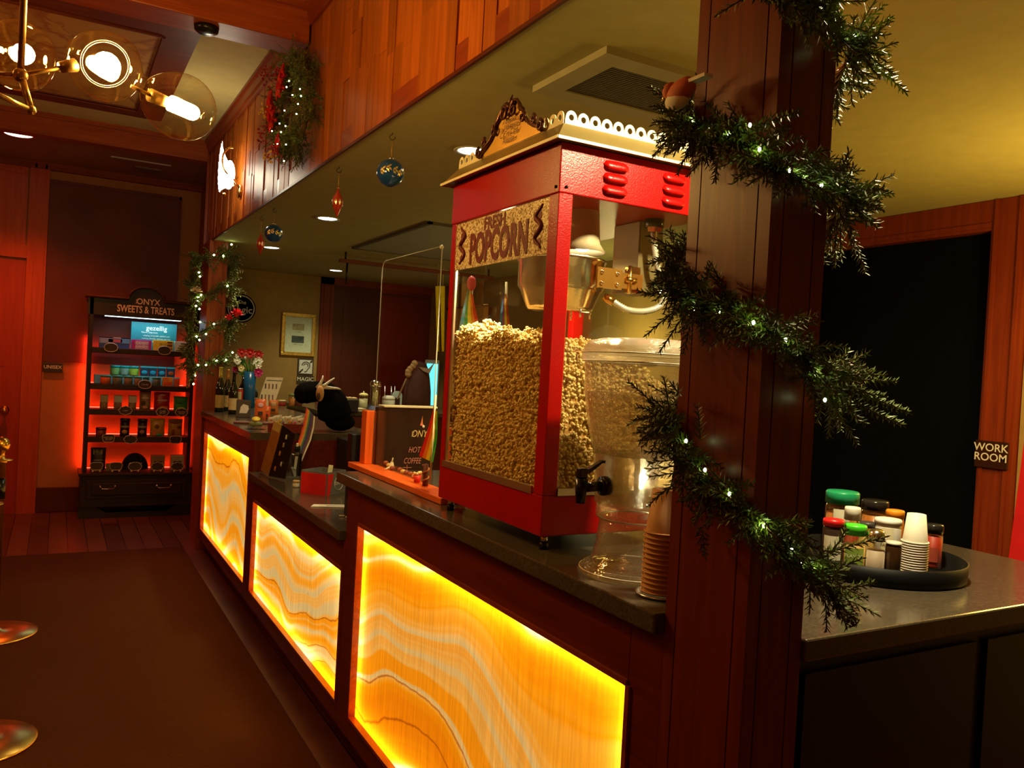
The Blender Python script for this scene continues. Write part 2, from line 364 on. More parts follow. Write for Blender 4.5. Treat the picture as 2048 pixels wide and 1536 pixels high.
# fascia of long vertical shakes above the bar opening
struct(B().box(1.012, 1.15, -2.2, 6.93, 2.46, 3.32).box(1.003, 1.007, -2.2, 6.93, 2.372, 2.46).obj('wall_fascia', W_REDY))
b = B(); y = -2.0; rnd = random.Random(5)
while y < 6.93:
    wd = rnd.choice((.055, .075, .09, .11)); y2 = min(y+wd, 6.93); z = 2.378
    while z < 3.19:
        z2 = min(3.19, z+rnd.uniform(.22, .6)); d = rnd.choice((0, .0015, .003, .006, .008)); b.tone = rnd.random()*.8
        b.box(1.0+d*.8, 1.02 if z > 2.47 else 1.0065, y+.0006, y2-.0006, z+.0006, z2-.0006)
        z = z2
    y = y2
struct(b.obj('trim_fascia_shakes', W_FAS))
b = B(); b.box(.997, 1.007, 1.165, 6.93, 2.368, 2.380); struct(b.obj('trim_fascia_edge', W_DARKY))

# pillars of the bar front: core, face boards and grooves
def pillar(x0, x1, y0, y1, z0, z1, m, nm):
    b = B(); g = .003; e = .028
    b.box(x0+.006, x1-.006, y0+.006, y1-.006, z0, z1)
    for (ya, yb) in ((y0, y0+e), (y0+e+g, y1-e-g), (y1-e, y1)): b.box(x0, x0+.012, ya, yb, z0, z1); b.box(x1-.012, x1, ya, yb, z0, z1)
    for (xa, xb) in ((x0+.012, x0+e), (x0+e+g, x1-e-g), (x1-e, x1-.012)): b.box(xa, xb, y0, y0+.012, z0, z1); b.box(xa, xb, y1-.012, y1, z0, z1)
    return struct(b.obj(nm, m))
pillar(1.0, 1.132, .965, 1.165, 0, 2.372, wood('pillar_wood', (.115, .013, .002), (.18, .026, .004), .3, coat=.1), 'trim_pillar_near')
pillar(.985, 1.118, 6.60, 6.93, 0, 2.372, W_RED, 'trim_pillar_far')
b = B(); b.box(1.10, 1.160, 6.93, 6.95, 0, 3.3); b.box(.985, 1.165, 6.93, 6.95, 2.372, 3.3); struct(b.obj('trim_corner', W_RED))

# far hall wall: door, casing, maroon field, sign, baseboard
b = B(); b.box(-1.42, -.28, 8.425, 8.455, 2.30, 3.1); b.box(-.265, -.115, 8.41, 8.455, 0, 3.1); b.box(-1.42, -.265, 8.405, 8.45, 2.26, 2.375); b.box(-.23, -.215, 8.4, 8.41, 0, 3.1); b.box(-.15, -.135, 8.4, 8.41, 0, 3.1); b.box(-1.4, -.285, 8.41, 8.425, 3.0, 3.03)
struct(b.obj('trim_hall_door_casing', wood('hall_casing', (.42, .05, .010), (.55, .085, .016), .35)))
b = B(); b.box(-1.3, -.268, 8.43, 8.45, 0, 2.25); b.box(-1.3, -.40, 8.424, 8.43, 1.3, 1.42)
dr = struct(b.obj('door_2', M_DOOR))
kb = B(); kb.cyl((-.38, 8.43, .92), (-.38, 8.36, .92), .012); kb.ball((-.38, 8.35, .92), .028); kb.cyl((-.38, 8.431, .92), (-.38, 8.42, .92), .035)
kb.obj('door_knob', mat('brass', (.75, .45, .12), .25, 1, var=.05), dr)
b = B(); b.box(-.113, .965, 8.43, 8.452, 1.36, 2.955); b.box(-.113, .98, 8.42, 8.45, 2.955, 2.985); b.box(.965, .985, 8.42, 8.45, 1.36, 2.985)
struct(b.obj('trim_maroon_panel', M_MAROON))
struct(B().bbox(-.115, 1.165, 8.425, 8.455, 0, .225, .006).obj('baseboard_far', W_DARK))
b = B(); b.box(-3, 1.165, 8.4, 8.45, 3.06, 3.12); struct(b.obj('trim_hall_cornice', wood('hall_cornice', (.2, .03, .01), (.3, .05, .012), .5, 'X')))
# behind the bar: casing and big dark door
b = B(); b.box(2.37, 2.505, 8.41, 8.455, 0, 2.37); b.box(2.37, 3.62, 8.41, 8.455, 2.30, 2.37); b.box(2.40, 2.41, 8.4, 8.41, 0, 2.3); b.box(2.47, 2.48, 8.4, 8.41, 0, 2.3)
struct(b.obj('trim_bar_door_casing', wood('bar_casing', (.16, .02, .006), (.22, .03, .008), .4)))
b = B(); b.box(2.505, 3.62, 8.435, 8.455, 0, 2.3); b.box(2.62, 2.64, 8.428, 8.436, .2, 2.1); b.box(3.3, 3.32, 8.428, 8.436, .2, 2.1)
struct(b.obj('door_3', wood('bar_door_wood', (.07, .011, .005), (.10, .016, .006), .35)))
# ================================================================== the bar
M_STONE = mat('dark_stone', (.075, .058, .038), .16, var=.35, vscale=180, spec=.6)
W_BAR = wood('bar_front_wood', (.10, .010, .003), (.17, .022, .006), .25)
W_BARY = wood('bar_front_wood_y', (.10, .010, .003), (.17, .022, .006), .25, 'Y')
M_WHITEBOX = mat('light_box_white', (.9, .88, .82), .8, var=0)
def onyx(seed):
    m = bpy.data.materials.new('onyx_%d' % seed); m.use_nodes = True; nt = m.node_tree; nt.nodes.remove(nt.nodes['Principled BSDF'])
    out = nt.nodes['Material Output']; L = nt.links
    tc = nt.nodes.new('ShaderNodeTexCoord'); mp = nt.nodes.new('ShaderNodeMapping'); mp.inputs['Location'].default_value = (seed*3.1, seed*1.7, seed*.9)
    L.new(tc.outputs['Object'], mp.inputs[0])
    # warped height coordinate gives wavy strata
    n = nt.nodes.new('ShaderNodeTexNoise'); n.inputs['Scale'].default_value = 1.0; n.inputs['Detail'].default_value = 2; n.inputs['Roughness'].default_value = .45
    L.new(mp.outputs[0], n.inputs[0])
    sp = nt.nodes.new('ShaderNodeSeparateXYZ'); L.new(tc.outputs['Object'], sp.inputs[0])
    m1 = nt.nodes.new('ShaderNodeMath'); m1.operation = 'MULTIPLY_ADD'; m1.inputs[1].default_value = .75; L.new(n.outputs[0], m1.inputs[0]); L.new(sp.outputs[2], m1.inputs[2])
    n2 = nt.nodes.new('ShaderNodeTexNoise'); n2.noise_dimensions = '1D'; n2.inputs['Scale'].default_value = 4.2; n2.inputs['Detail'].default_value = 4; n2.inputs['Roughness'].default_value = .5
    ad = nt.nodes.new('ShaderNodeMath'); ad.operation = 'ADD'; ad.inputs[1].default_value = seed*7.3; L.new(m1.outputs[0], ad.inputs[0]); L.new(ad.outputs[0], n2.inputs['W'])
    r = nt.nodes.new('ShaderNodeValToRGB'); cr = r.color_ramp
    cr.elements[0].position = .30; cr.elements[0].color = (.92, .30, .004, 1)
    cr.elements[1].position = .74; cr.elements[1].color = (.96, .33, .005, 1)
    for p_, c_ in ((.40, (.98, .40, .006)), (.47, (.98, .50, .06)), (.52, (.92, .62, .26)), (.56, (.72, .64, .42)), (.60, (.92, .56, .16)), (.64, (.97, .40, .012))):
        e = cr.elements.new(p_); e.color = col4(c_)
    L.new(n2.outputs[0], r.inputs[0])
    # thin rusty veins on iso-lines of the same strata
    n3 = nt.nodes.new('ShaderNodeTexNoise'); n3.noise_dimensions = '1D'; n3.inputs['Scale'].default_value = 2.4; n3.inputs['Detail'].default_value = 1; L.new(ad.outputs[0], n3.inputs['W'])
    f1 = nt.nodes.new('ShaderNodeTexNoise'); f1.inputs['Scale'].default_value = 9; f1.inputs['Detail'].default_value = 6; L.new(mp.outputs[0], f1.inputs[0])
    a2 = nt.nodes.new('ShaderNodeMath'); a2.operation = 'MULTIPLY_ADD'; a2.inputs[1].default_value = .07; L.new(f1.outputs[0], a2.inputs[0]); L.new(n3.outputs[0], a2.inputs[2])
    fr = nt.nodes.new('ShaderNodeMath'); fr.operation = 'PINGPONG'; fr.inputs[1].default_value = .11; L.new(a2.outputs[0], fr.inputs[0])
    vr = nt.nodes.new('ShaderNodeValToRGB'); vr.color_ramp.elements[0].position = 0; vr.color_ramp.elements[0].color = (.85, .85, .85, 1); vr.color_ramp.elements[1].position = .011; vr.color_ramp.elements[1].color = (0, 0, 0, 1)
    L.new(fr.outputs[0], vr.inputs[0])
    mx = nt.nodes.new('ShaderNodeMix'); mx.data_type = 'RGBA'; mx.inputs[7].default_value = (.36, .07, .004, 1); L.new(vr.outputs[0], mx.inputs[0]); L.new(r.outputs[0], mx.inputs[6])
    # fine vertical fibre
    mp2 = nt.nodes.new('ShaderNodeMapping'); mp2.inputs['Scale'].default_value = (1, 60, 3); L.new(tc.outputs['Object'], mp2.inputs[0])
    fb = nt.nodes.new('ShaderNodeTexNoise'); fb.inputs['Scale'].default_value = 1.5; fb.inputs['Detail'].default_value = 5; L.new(mp2.outputs[0], fb.inputs[0])
    fm = nt.nodes.new('ShaderNodeMapRange'); fm.inputs[1].default_value = .3; fm.inputs[2].default_value = .7; fm.inputs[3].default_value = .78; fm.inputs[4].default_value = 1.08; L.new(fb.outputs[0], fm.inputs[0])
    mm = nt.nodes.new('ShaderNodeMix'); mm.data_type = 'RGBA'; mm.blend_type = 'MULTIPLY'; mm.inputs[0].default_value = 1; L.new(mx.outputs[2], mm.inputs[6]); L.new(fm.outputs[0], mm.inputs[7])
    tr = nt.nodes.new('ShaderNodeBsdfTranslucent'); L.new(mm.outputs[2], tr.inputs[0])
    gl = nt.nodes.new('ShaderNodeBsdfGlossy'); gl.inputs['Roughness'].default_value = .12; gl.inputs[0].default_value = (.5, .5, .5, 1)
    lw = nt.nodes.new('ShaderNodeFresnel'); ms = nt.nodes.new('ShaderNodeMixShader'); m5 = nt.nodes.new('ShaderNodeMath'); m5.operation = 'MULTIPLY'; m5.inputs[1].default_value = .4
    L.new(lw.outputs[0], m5.inputs[0]); L.new(m5.outputs[0], ms.inputs[0]); L.new(tr.outputs[0], ms.inputs[1]); L.new(gl.outputs[0], ms.inputs[2]); L.new(ms.outputs[0], out.inputs[0])
    return m
def bar_cabinet(y0, y1, ztop, py0, py1, pz0, pz1, label, seed, kfill, x1=1.62):
    t = thing('bar_cabinet', label, 'bar counter', (1.0, y0, 0))
    b = B()
    # face frame round the opening, plinth, side and back panels
    b.bbox(1.0, 1.03, y0, py0, .10, ztop, .002); b.bbox(1.0, 1.03, py1, y1, .10, ztop, .002)
    b.bbox(1.0, 1.03, py0, py1, pz1, ztop, .002); b.bbox(1.0, 1.03, py0, py1, .10, pz0, .002)
    b.box(1.03, x1, y0, y0+.02, .1, ztop); b.box(1.03, x1, y1-.02, y1, .1, ztop)
    b.obj('face_frame', W_BARY, t, world=True)
    b = B(); b.box(1.055, x1, y0+.005, y1-.005, 0, .1); b.obj('plinth', W_DARKY, t, world=True)
    # small chamfer lips of the opening, they catch the glow
    b = B(); q = .012
    b.box(.994, 1.018, py0-.010, py1+.010, pz0-.010, pz0+.002); b.box(.994, 1.018, py1-.002, py1+.010, pz0, pz1); b.box(.994, 1.018, py0-.010, py0+.002, pz0, pz1); b.box(.994, 1.018, py0, py1, pz1-.002, pz1+.010)
    b.obj('panel_moulding', W_REDY, t, world=True)
    # thin translucent stone sheet in front of a white light box
    B().add([(1.020, py0, pz0), (1.020, py1, pz0), (1.020, py1, pz1), (1.020, py0, pz1)], [(0, 1, 2, 3)]).obj('onyx_panel', onyx(seed), t, world=True)
    b = B(); b.box(1.10, 1.105, py0, py1, pz0, pz1); b.box(1.03, 1.10, py0-.004, py0, pz0, pz1); b.box(1.03, 1.10, py1, py1+.004, pz0, pz1); b.box(1.03, 1.10, py0, py1, pz0-.004, pz0); b.box(1.03, 1.10, py0, py1, pz1, pz1+.004)
    b.obj('light_box', M_WHITEBOX, t, world=True)
    # LED strips run round the edge of the box; a weaker sheet in the middle
    cy, cz, ly, lz = (py0+py1)/2, (pz0+pz1)/2, py1-py0, pz1-pz0
    rx = (0, PI/2, 0)                                     # area light looking to -X
    for (a, c, sy, sz, k) in ((cy, pz1-.012, ly, .014, 1), (cy, pz0+.012, ly, .014, 1), (py0+.012, cz, .014, lz, 1), (py1-.012, cz, .014, lz, 1)):
        lamp('AREA', (1.062, a, c), max(sy, sz)*LED, (1, .80, .42), sz, sy, rot=rx)
    lamp('AREA', (1.098, cy, cz), ly*lz*kfill, (1, .78, .42), lz*.96, ly*.96, rot=rx)
    return t
LED = 1.7
bar_cabinet(1.165, 3.04, 1.03, 1.262, 2.89, .185, .900, 'nearest high bar cabinet with the largest glowing onyx panel', 1, 3.6)
bar_cabinet(3.04, 4.76, .81, 3.062, 4.69, .185, .692, 'low middle bar cabinet with a glowing onyx panel', 2, 3.6)
bar_cabinet(4.76, 6.60, 1.03, 4.86, 6.49, .185, .917, 'farthest high bar cabinet with a glowing onyx panel', 3, 3.6)
b = B(); b.bbox(.975, 1.75, 3.05, 4.755, .81, .85, .004); tag(b.obj('countertop', M_STONE), 'low dark stone worktop carrying the red and grey napkin box', 'countertop')
b = B()
poly = [(.975, 1.166), (1.133, 1.166), (1.133, .955), (2.262, .955), (2.262, 1.62), (1.75, 1.62), (1.75, 3.12), (.975, 3.12)]
b.plate(poly, (0, 0, 1.03), (1, 0, 0), (0, 1, 0), .04)
tag(b.obj('countertop', M_STONE, bevel=.004), 'near high dark stone countertop under the red popcorn machine', 'countertop')
b = B(); b.plate([(.975, 4.76), (1.75, 4.76), (1.75, 8.40), (1.185, 8.40), (1.185, 6.92), (1.13, 6.92), (1.13, 6.595), (.975, 6.595)], (0, 0, 1.03), (1, 0, 0), (0, 1, 0), .04); tag(b.obj('countertop', M_STONE), 'far high dark stone countertop holding bottles and flowers', 'countertop')
# wing cabinet under the right end
b = B(); b.box(1.135, 2.22, .985, 1.155, .1, 1.03); b.box(1.66, 2.22, 1.155, 1.6, .1, 1.03); b.box(1.66, 2.2, 1.02, 1.58, 0, .1); b.box(1.16, 1.66, .975, .985, .14, 1.0); b.box(1.70, 2.20, .975, .985, .14, 1.0)
tag(b.obj('wing_cabinet', mat('black_laminate', (.006, .005, .004), .4, var=.2)), 'black cabinet under the right wing of the counter', 'cabinet')
b = B(); b.box(1.20, 1.70, 6.70, 8.38, 0, 1.03); b.box(1.70, 1.71, 6.75, 7.5, .1, .95); b.box(1.70, 1.71, 7.55, 8.35, .1, .95); tag(b.obj('back_cabinet', W_DARKY), 'dark cabinet carrying the rear end of the far counter', 'cabinet')
# ================================================================== popcorn machine
M_REDM = mat('red_enamel', (.38, .002, .0015), .30, var=.06, bump=.12, bscale=260, spec=.4)
M_STEEL = mat('brushed_steel', (.72, .70, .66), .22, 1, var=.05)
M_CHROME = mat('polished_steel', (.86, .80, .66), .16, 1, var=.05, bump=.05, bscale=30)
M_ALU = mat('aluminium_strip', (.75, .70, .58), .35, 1, var=.05)
M_GOLD = mat('gold_paint', (.75, .42, .07), .35, .4, var=.15)
M_CREAM = mat('cream_metal', (.80, .72, .42), .4, var=.05)
M_ROOF = mat('olive_gold_roof', (.36, .27, .09), .32, .55, var=.08)
M_BLK = mat('black_plastic', (.008, .008, .008), .25, var=.2)
M_BRASS = mat('brass', (.75, .45, .12), .25, 1, var=.05)
M_GLS = glass('case_glass', (.97, .98, .95), .01, .12)
XF, XB, Y0, Y1 = 1.026, 1.50, 1.66, 2.262
pm = thing('popcorn_machine', 'large red popcorn machine with FRESH POPCORN sign and golden crest', 'popcorn machine', ((XF+XB)/2, (Y0+Y1)/2, 1.07))
P = lambda b, n, m, par=pm: b.obj(n, m, par, world=True)
b = B(); b.bbox(XF, XB, Y0, Y1, 1.107, 1.205, .003); P(b, 'base_box', M_REDM)
for (x, y) in ((XF+.03, Y0+.03), (XF+.03, Y1-.03), (XB-.03, Y0+.03), (XB-.03, Y1-.03)):
    f = P(B().cyl((x, y, 1.083), (x, y, 1.108), .009), 'foot', M_STEEL)
    P(B().cyl((x, y, 1.070), (x, y, 1.088), .011, .012), 'rubber_pad', M_BLK, f)
for (xa, xb, ya, yb) in ((XF, XF+.040, Y0, Y0+.044), (XF, XF+.012, Y1-.03, Y1), (XB-.04, XB, Y0, Y0+.044), (XB-.04, XB, Y1-.03, Y1)):
    P(B().bbox(xa, xb, ya, yb, 1.205, 1.93, .002), 'corner_post', M_REDM)
b = B(); b.bbox(XF-.002, XB+.002, Y0-.002, Y1+.002, 1.93, 2.05, .003); P(b, 'top_box', M_REDM)
for yc in (0, 1):                                   # pressed louvres
    for k in range(3):
        b = B(); zz = 2.018-k*.030; xx = 1.185 + yc*.185
        n = 12; vs = []
        for i in range(n+1):
            u = i/n; hw = .038
            for j in range(5):
                a = PI*j/4; e = max(.001, 1-abs(2*u-1)**5)**.5
                vs.append((xx-hw+2*hw*u, Y0-.002-.013*math.sin(a)*e, zz+.0115*math.cos(a)*e-.007*math.sin(a)*e))
        fs = [(i*5+j, i*5+j+1, (i+1)*5+j+1, (i+1)*5+j) for i in range(n) for j in range(4)]
        b.add(vs, fs, True); P(b, 'louvre', M_REDM)
for x, y in ((XF-.003, Y0+.012), (XF+.018, Y0-.003)): P(B().ball((x, y, 1.945), .004), 'screw', M_BLK)
# roof skirt with upturned brim
def frust(b, e, z0, i, z1):
    a = [(XF-e, Y0-e), (XB+e, Y0-e), (XB+e, Y1+e), (XF-e, Y1+e)]; c = [(XF+i, Y0+i), (XB-i, Y0+i), (XB-i, Y1-i), (XF+i, Y1-i)]
    b.add([(x, y, z0) for x, y in a]+[(x, y, z1) for x, y in c], [(0, 1, 5, 4), (1, 2, 6, 5), (2, 3, 7, 6), (3, 0, 4, 7), (3, 2, 1, 0), (4, 5, 6, 7)])
b = B(); frust(b, .030, 2.052, -.012+.02, 2.098); P(b, 'roof', M_ROOF)
b = B(); e = .031
for (xa, xb, ya, yb) in ((XF-e-.002, XF-e+.002, Y0-e, Y1+e), (XB+e-.002, XB+e+.002, Y0-e, Y1+e), (XF-e, XB+e, Y0-e-.002, Y0-e+.002), (XF-e, XB+e, Y1+e-.002, Y1+e+.002)): b.box(xa, xb, ya, yb, 2.047, 2.054)
P(b, 'roof_edge', M_CREAM)
# scalloped fence of open rings
def scallops(b, o, ax, L, n, h=.034):
    st = L/n; ax = Vector(ax); up = Vector((0, 0, 1)); nn = ax.cross(up)*.003; o = Vector(o)
    for k in range(n):
        c = o+ax*(st*(k+.5))+up*.016; m_ = 18
        vs = []
        for side in (0, 1):
            for i in range(m_):
                a = -PI/2+2*PI*i/m_
                ox, oz = st*.46*math.cos(a), .0175*math.sin(a)
                if math.sin(a) < 0: ox = st*.50*max(-1, min(1, math.cos(a)*1.6)); oz = -.016*min(1, -math.sin(a)*2.2)
                vs.append(c+ax*ox+up*oz+nn*side)
                vs.append(c+ax*(.0075*math.cos(a))+up*(.0075*math.sin(a)+.001)+nn*side)
        fs = []
        for i in range(m_):
            j = (i+1) % m_; A, Bq, Cq, D = 2*i, 2*j, 2*j+1, 2*i+1; s_ = 2*m_
            fs += [(A, Bq, Cq, D), (A+s_, D+s_, Cq+s_, Bq+s_), (A, A+s_, Bq+s_, Bq), (D, Cq, Cq+s_, D+s_)]
        b.add(vs, fs)
rx0, ry0 = XF+.010, Y0+.010
P((lambda b: (scallops(b, (rx0, ry0, 2.097), (1, 0, 0), XB-XF-.02, 13), b)[1])(B()), 'scalloped_fence', M_CREAM)
P((lambda b: (scallops(b, (rx0, Y1-.010, 2.097), (0, -1, 0), Y1-Y0-.02, 17), b)[1])(B()), 'scalloped_fence', M_CREAM)
# ornate crest on the front edge
cr = B(); yc = 1.930; zb = 2.098; KS, KH = .84, .68
half = [(.205, 0), (.19, .02), (.16, .035), (.125, .055), (.10, .085), (.085, .115), (.07, .125), (.06, .145), (.045, .165), (.022, .168), (.008, .155), (0, .15)]
half = [(a*KS, c*KH) for a, c in half]
poly = [(-a, c) for a, c in half]+[(a, c) for a, c in half[::-1][1:]]
cr.plate(poly[::-1], (XF+.004, yc, zb), (0, -1, 0), (0, 0, 1), -.004)
crest = P(cr, 'crest', M_GOLD)
sc_ = B()
def scroll(b, y, z, r, turns=1.3, flip=1, a0=0, rr=.005):
    pts = []
    for i in range(22):
        u = i/21; a = a0+flip*turns*2*PI*u; q = r*(1-u*.8); pts.append((XF-.004-.004*u, y+q*math.cos(a), z+q*math.sin(a)))
    b.tube(pts, rr, 6, rf=lambda u: rr*(1-.5*u))
for s_ in (-1, 1):
    b_ = [(yc+s_*a, zb+c) for a, c in half]
    sc_.tube([(XF-.001, y, z) for y, z in b_], .0055, 6, rf=lambda u: .0045+.003*math.sin(u*9)**2)
    scroll(sc_, yc+s_*.028, zb+.090, .020, 1.2, s_, PI/2); scroll(sc_, yc+s_*.078, zb+.056, .014, 1.3, -s_, PI/2)
    scroll(sc_, yc+s_*.134, zb+.036, .013, 1.3, -s_, PI/2); scroll(sc_, yc+s_*.168, zb+.014, .015, 1.3, -s_, PI/2)
sc_.cyl((XF-.002, yc, zb+.078), (XF+.005, yc, zb+.112), .006, .008); sc_.cyl((XF-.002, yc, zb+.112), (XF+.005, yc, zb+.136), .006, .001)
P(sc_, 'scrollwork', mat('dark_bronze', (.10, .035, .015), .3, .7, var=.2), crest)
lt = B()
for s_, z, w_, k in (('A Odyssica', .067, .019, .85), ('to Whimsical', .050, .021, .9), ('C.Cre Clad', .033, .022, .95), ('Alcasite', .016, .020, 1.0)):
    text(lt, s_, (XF-.001, yc, zb+z), *FX, w_, .001, .01, shear=.4, sx=k)
P(lt, 'lettering', mat('dark_lettering', (.05, .012, .005), .5, var=0), crest)
# glitter sign
def glitter():
    m = bpy.data.materials.new('glitter_board'); m.use_nodes = True; nt = m.node_tree; p = nt.nodes['Principled BSDF']
    tc = nt.nodes.new('ShaderNodeTexCoord'); v = nt.nodes.new('ShaderNodeTexVoronoi'); v.inputs['Scale'].default_value = 260
    r = nt.nodes.new('ShaderNodeValToRGB'); r.color_ramp.elements[0].position = .3; r.color_ramp.elements[0].color = (.34, .20, .08, 1); r.color_ramp.elements[1].position = .62; r.color_ramp.elements[1].color = (1, .86, .55, 1)
    nt.links.new(tc.outputs['Object'], v.inputs[0]); nt.links.new(v.outputs['Color'], r.inputs[0]); nt.links.new(r.outputs[0], p.inputs['Base Color'])
    p.inputs['Roughness'].default_value = .25; p.inputs['Metallic'].default_value = .15
    bp = nt.nodes.new('ShaderNodeBump'); bp.inputs['Strength'].default_value = 1; bp.inputs['Distance'].default_value = .004; nt.links.new(v.outputs['Color'], bp.inputs['Height']); nt.links.new(bp.outputs[0], p.inputs['Normal'])
    return m
sg = P(B().box(XF+.002, XF+.006, Y0+.040, Y1-.028, 1.790, 1.927), 'sign_board', glitter())
b = B(); M_DR = mat('dark_red_vinyl', (.13, .004, .003), .6, var=.05)
yc2 = (Y0+.040+Y1-.028)/2
text(b, 'FRESH', (XF+.001, yc2+.02, 1.903), *FX, .048, .0006, .03, sx=.95)
text(b, 'POPCORN', (XF+.001, yc2, 1.838), *FX, .118, .0006, .035, sx=.60)
for s_ in (-1, 1):       # curled brackets left and right of the word
    pts = [(XF+.0015, yc2+s_*(.216+.015*math.cos(u*PI*4)), 1.915-.11*u) for u in [i/20 for i in range(21)]]
    b.tube(pts, .0065, 5, rf=lambda u: .003+.005*math.sin(u*PI)); 
    b.ball((XF+.0015, yc2+s_*.222, 1.888), .010, .1, 1, 1); b.ball((XF+.0015, yc2+s_*.222, 1.822), .010, .1, 1, 1)
P(b, 'sign_lettering', M_DR, sg)
# glass panes and metal strips
b = B(); b.box(XF+.004, XF+.006, Y0+.044, Y1-.03, 1.205, 1.93); P(b, 'front_pane', M_GLS)
b = B(); b.box(XF+.040, XB-.04, Y0+.004, Y0+.006, 1.205, 1.93); P(b, 'side_pane', M_GLS)
b = B(); b.box(XB-.006, XB-.004, Y0+.044, Y1-.03, 1.205, 1.93); P(b, 'back_pane', M_GLS)
b = B(); b.box(XF+.04, XB-.04, Y1-.006, Y1-.004, 1.205, 1.93); P(b, 'side_pane', M_GLS)
for a in ((XF-.003, XF+.004, Y0+.052, Y1-.020, 1.203, 1.222), (XF+.041, XB-.05, Y0-.003, Y0+.004, 1.205, 1.222)): P(B().box(*a), 'bottom_rail', M_ALU)
b = B(); b.box(XF+.0, XF+.006, Y1-.044, Y1-.034, 1.222, 1.79); P(b, 'pane_edge', M_ALU)
# steel hanger box that carries the kettle, at the back right
b = B(); b.bbox(1.378, 1.462, 1.80, 1.92, 1.735, 1.93, .003)
hg = P(b, 'kettle_hanger', mat('hanger_metal', (.24, .18, .08), .5, .3, var=.06))
for x, z in ((1.395, 1.77), (1.42, 1.80), (1.44, 1.76), (1.43, 1.84)): P(B().ball((x, 1.799, z), .004), 'rivet', M_CHROME, hg)
# kettle
KX, KY, KR = 1.195, 1.90, .118
kt = B()
kt.lathe([(.004, 1.672), (.086, 1.672), (.092, 1.68), (.110, 1.724), (.114, 1.728), (.114, 1.731), (KR, 1.733), (KR, 1.800), (KR+.004, 1.803), (KR+.004, 1.809), (KR, 1.811), (.06, 1.819), (.004, 1.822)], (KX, KY, 0), 40)
kettle = P(kt, 'kettle', M_CHROME)
P(B().cyl((KX, KY, 1.82), (KX, KY, 1.93), .004), 'stirrer_rod', M_STEEL, kettle)
b = B(); b.box(KX+.035, KX+.115, KY-.124, KY-.116, 1.732, 1.786, None); b.box(KX+.06, KX+.19, KY-.116, KY-.110, 1.738, 1.780)
br_ = P(b, 'kettle_bracket', mat('copper_plate', (.80, .40, .08), .3, .8, var=.1))
for x in (.048, .098):
    for z in (1.745, 1.774): P(B().ball((KX+x, KY-.126, z), .006), 'bolt', M_CHROME, br_)
b = B(); b.box(KX+.155, KX+.185, KY-.11, KY-.08, 1.73, 1.80); b.cyl((KX+.145, KY-.118, 1.725), (KX+.145, KY-.118, 1.80), .006); b.cyl((KX+.13, KY-.118, 1.762), (KX+.165, KY-.118, 1.762), .008)
P(b, 'latch', M_BRASS, br_)
for a in (-2.6, -1.4, -.7, .6): P(B().cyl((KX+.085*math.cos(a), KY+.085*math.sin(a), 1.652), (KX+.085*math.cos(a), KY+.085*math.sin(a), 1.68), .003), 'kettle_pin', M_STEEL, kettle)
def hose(pts, r, name):
    # corrugated conduit
    P_ = [Vector(p) for p in pts]; out = []
    for i in range(len(P_)-1):
        p0 = P_[max(i-1, 0)]; p1 = P_[i]; p2 = P_[i+1]; p3 = P_[min(i+2, len(P_)-1)]
        for k in range(16):
            t = k/16; out.append(.5*((2*p1)+(p2-p0)*t+(2*p0-5*p1+4*p2-p3)*t*t+(3*p1-p0-3*p2+p3)*t**3))
    n = len(out); b = B(); b.tube(out, r, 10, rf=lambda u: r*(1+.14*(1 if int(round(u*(n-1))) % 2 else -1)))
    return P(b, name, mat('white_conduit', (.78, .76, .66), .35, .3, var=.04))
hose([(1.398, 1.765, 1.895), (1.403, 1.762, 1.85), (1.415, 1.76, 1.80), (1.44, 1.76, 1.755), (1.435, 1.76, 1.705), (1.39, 1.765, 1.682), (1.33, 1.77, 1.680), (1.29, 1.785, 1.70)], .0085, 'conduit')
b = B(); b.cyl((1.398, 1.765, 1.93), (1.398, 1.765, 1.908), .026, n=20); P(b, 'conduit_gland', M_BLK)
P(B().cyl((1.398, 1.765, 1.910), (1.398, 1.765, 1.895), .022, .02, 6, False), 'conduit_nut', M_CHROME); P(B().cyl((1.292, 1.783, 1.698), (1.27, 1.80, 1.712), .012, n=6), 'conduit_nut', M_BRASS)
# lamp: shade and warm bulb over the corn
LX, LY = 1.200, 1.81
P(B().shell([(.040, 1.93), (.046, 1.845), (.062, 1.822), (.060, 1.822), (.044, 1.845), (.038, 1.93)], (LX, LY, 0), 28), 'lamp_shade', mat('lamp_shade_white', (.72, .58, .38), .5, var=.03))
P(B().ball((LX, LY, 1.852), .028), 'bulb', mat('hot_bulb', (1, 1, 1), .5, emit=(1, .82, .52), es=28, var=0))
lamp('SPOT', (LX, LY, 1.812), 60, (1, .78, .42), .03, spot=165, blend=.4)
lamp('SPOT', (1.115, 2.08, 1.885), 55, (1, .74, .34), .03, spot=160, blend=.4)  # added second lamp hidden behind the sign, brightens the popcorn
P(B().ball((1.115, 2.08, 1.912), .018), 'bulb', MATS['hot_bulb'])  # added bulb for that hidden lamp
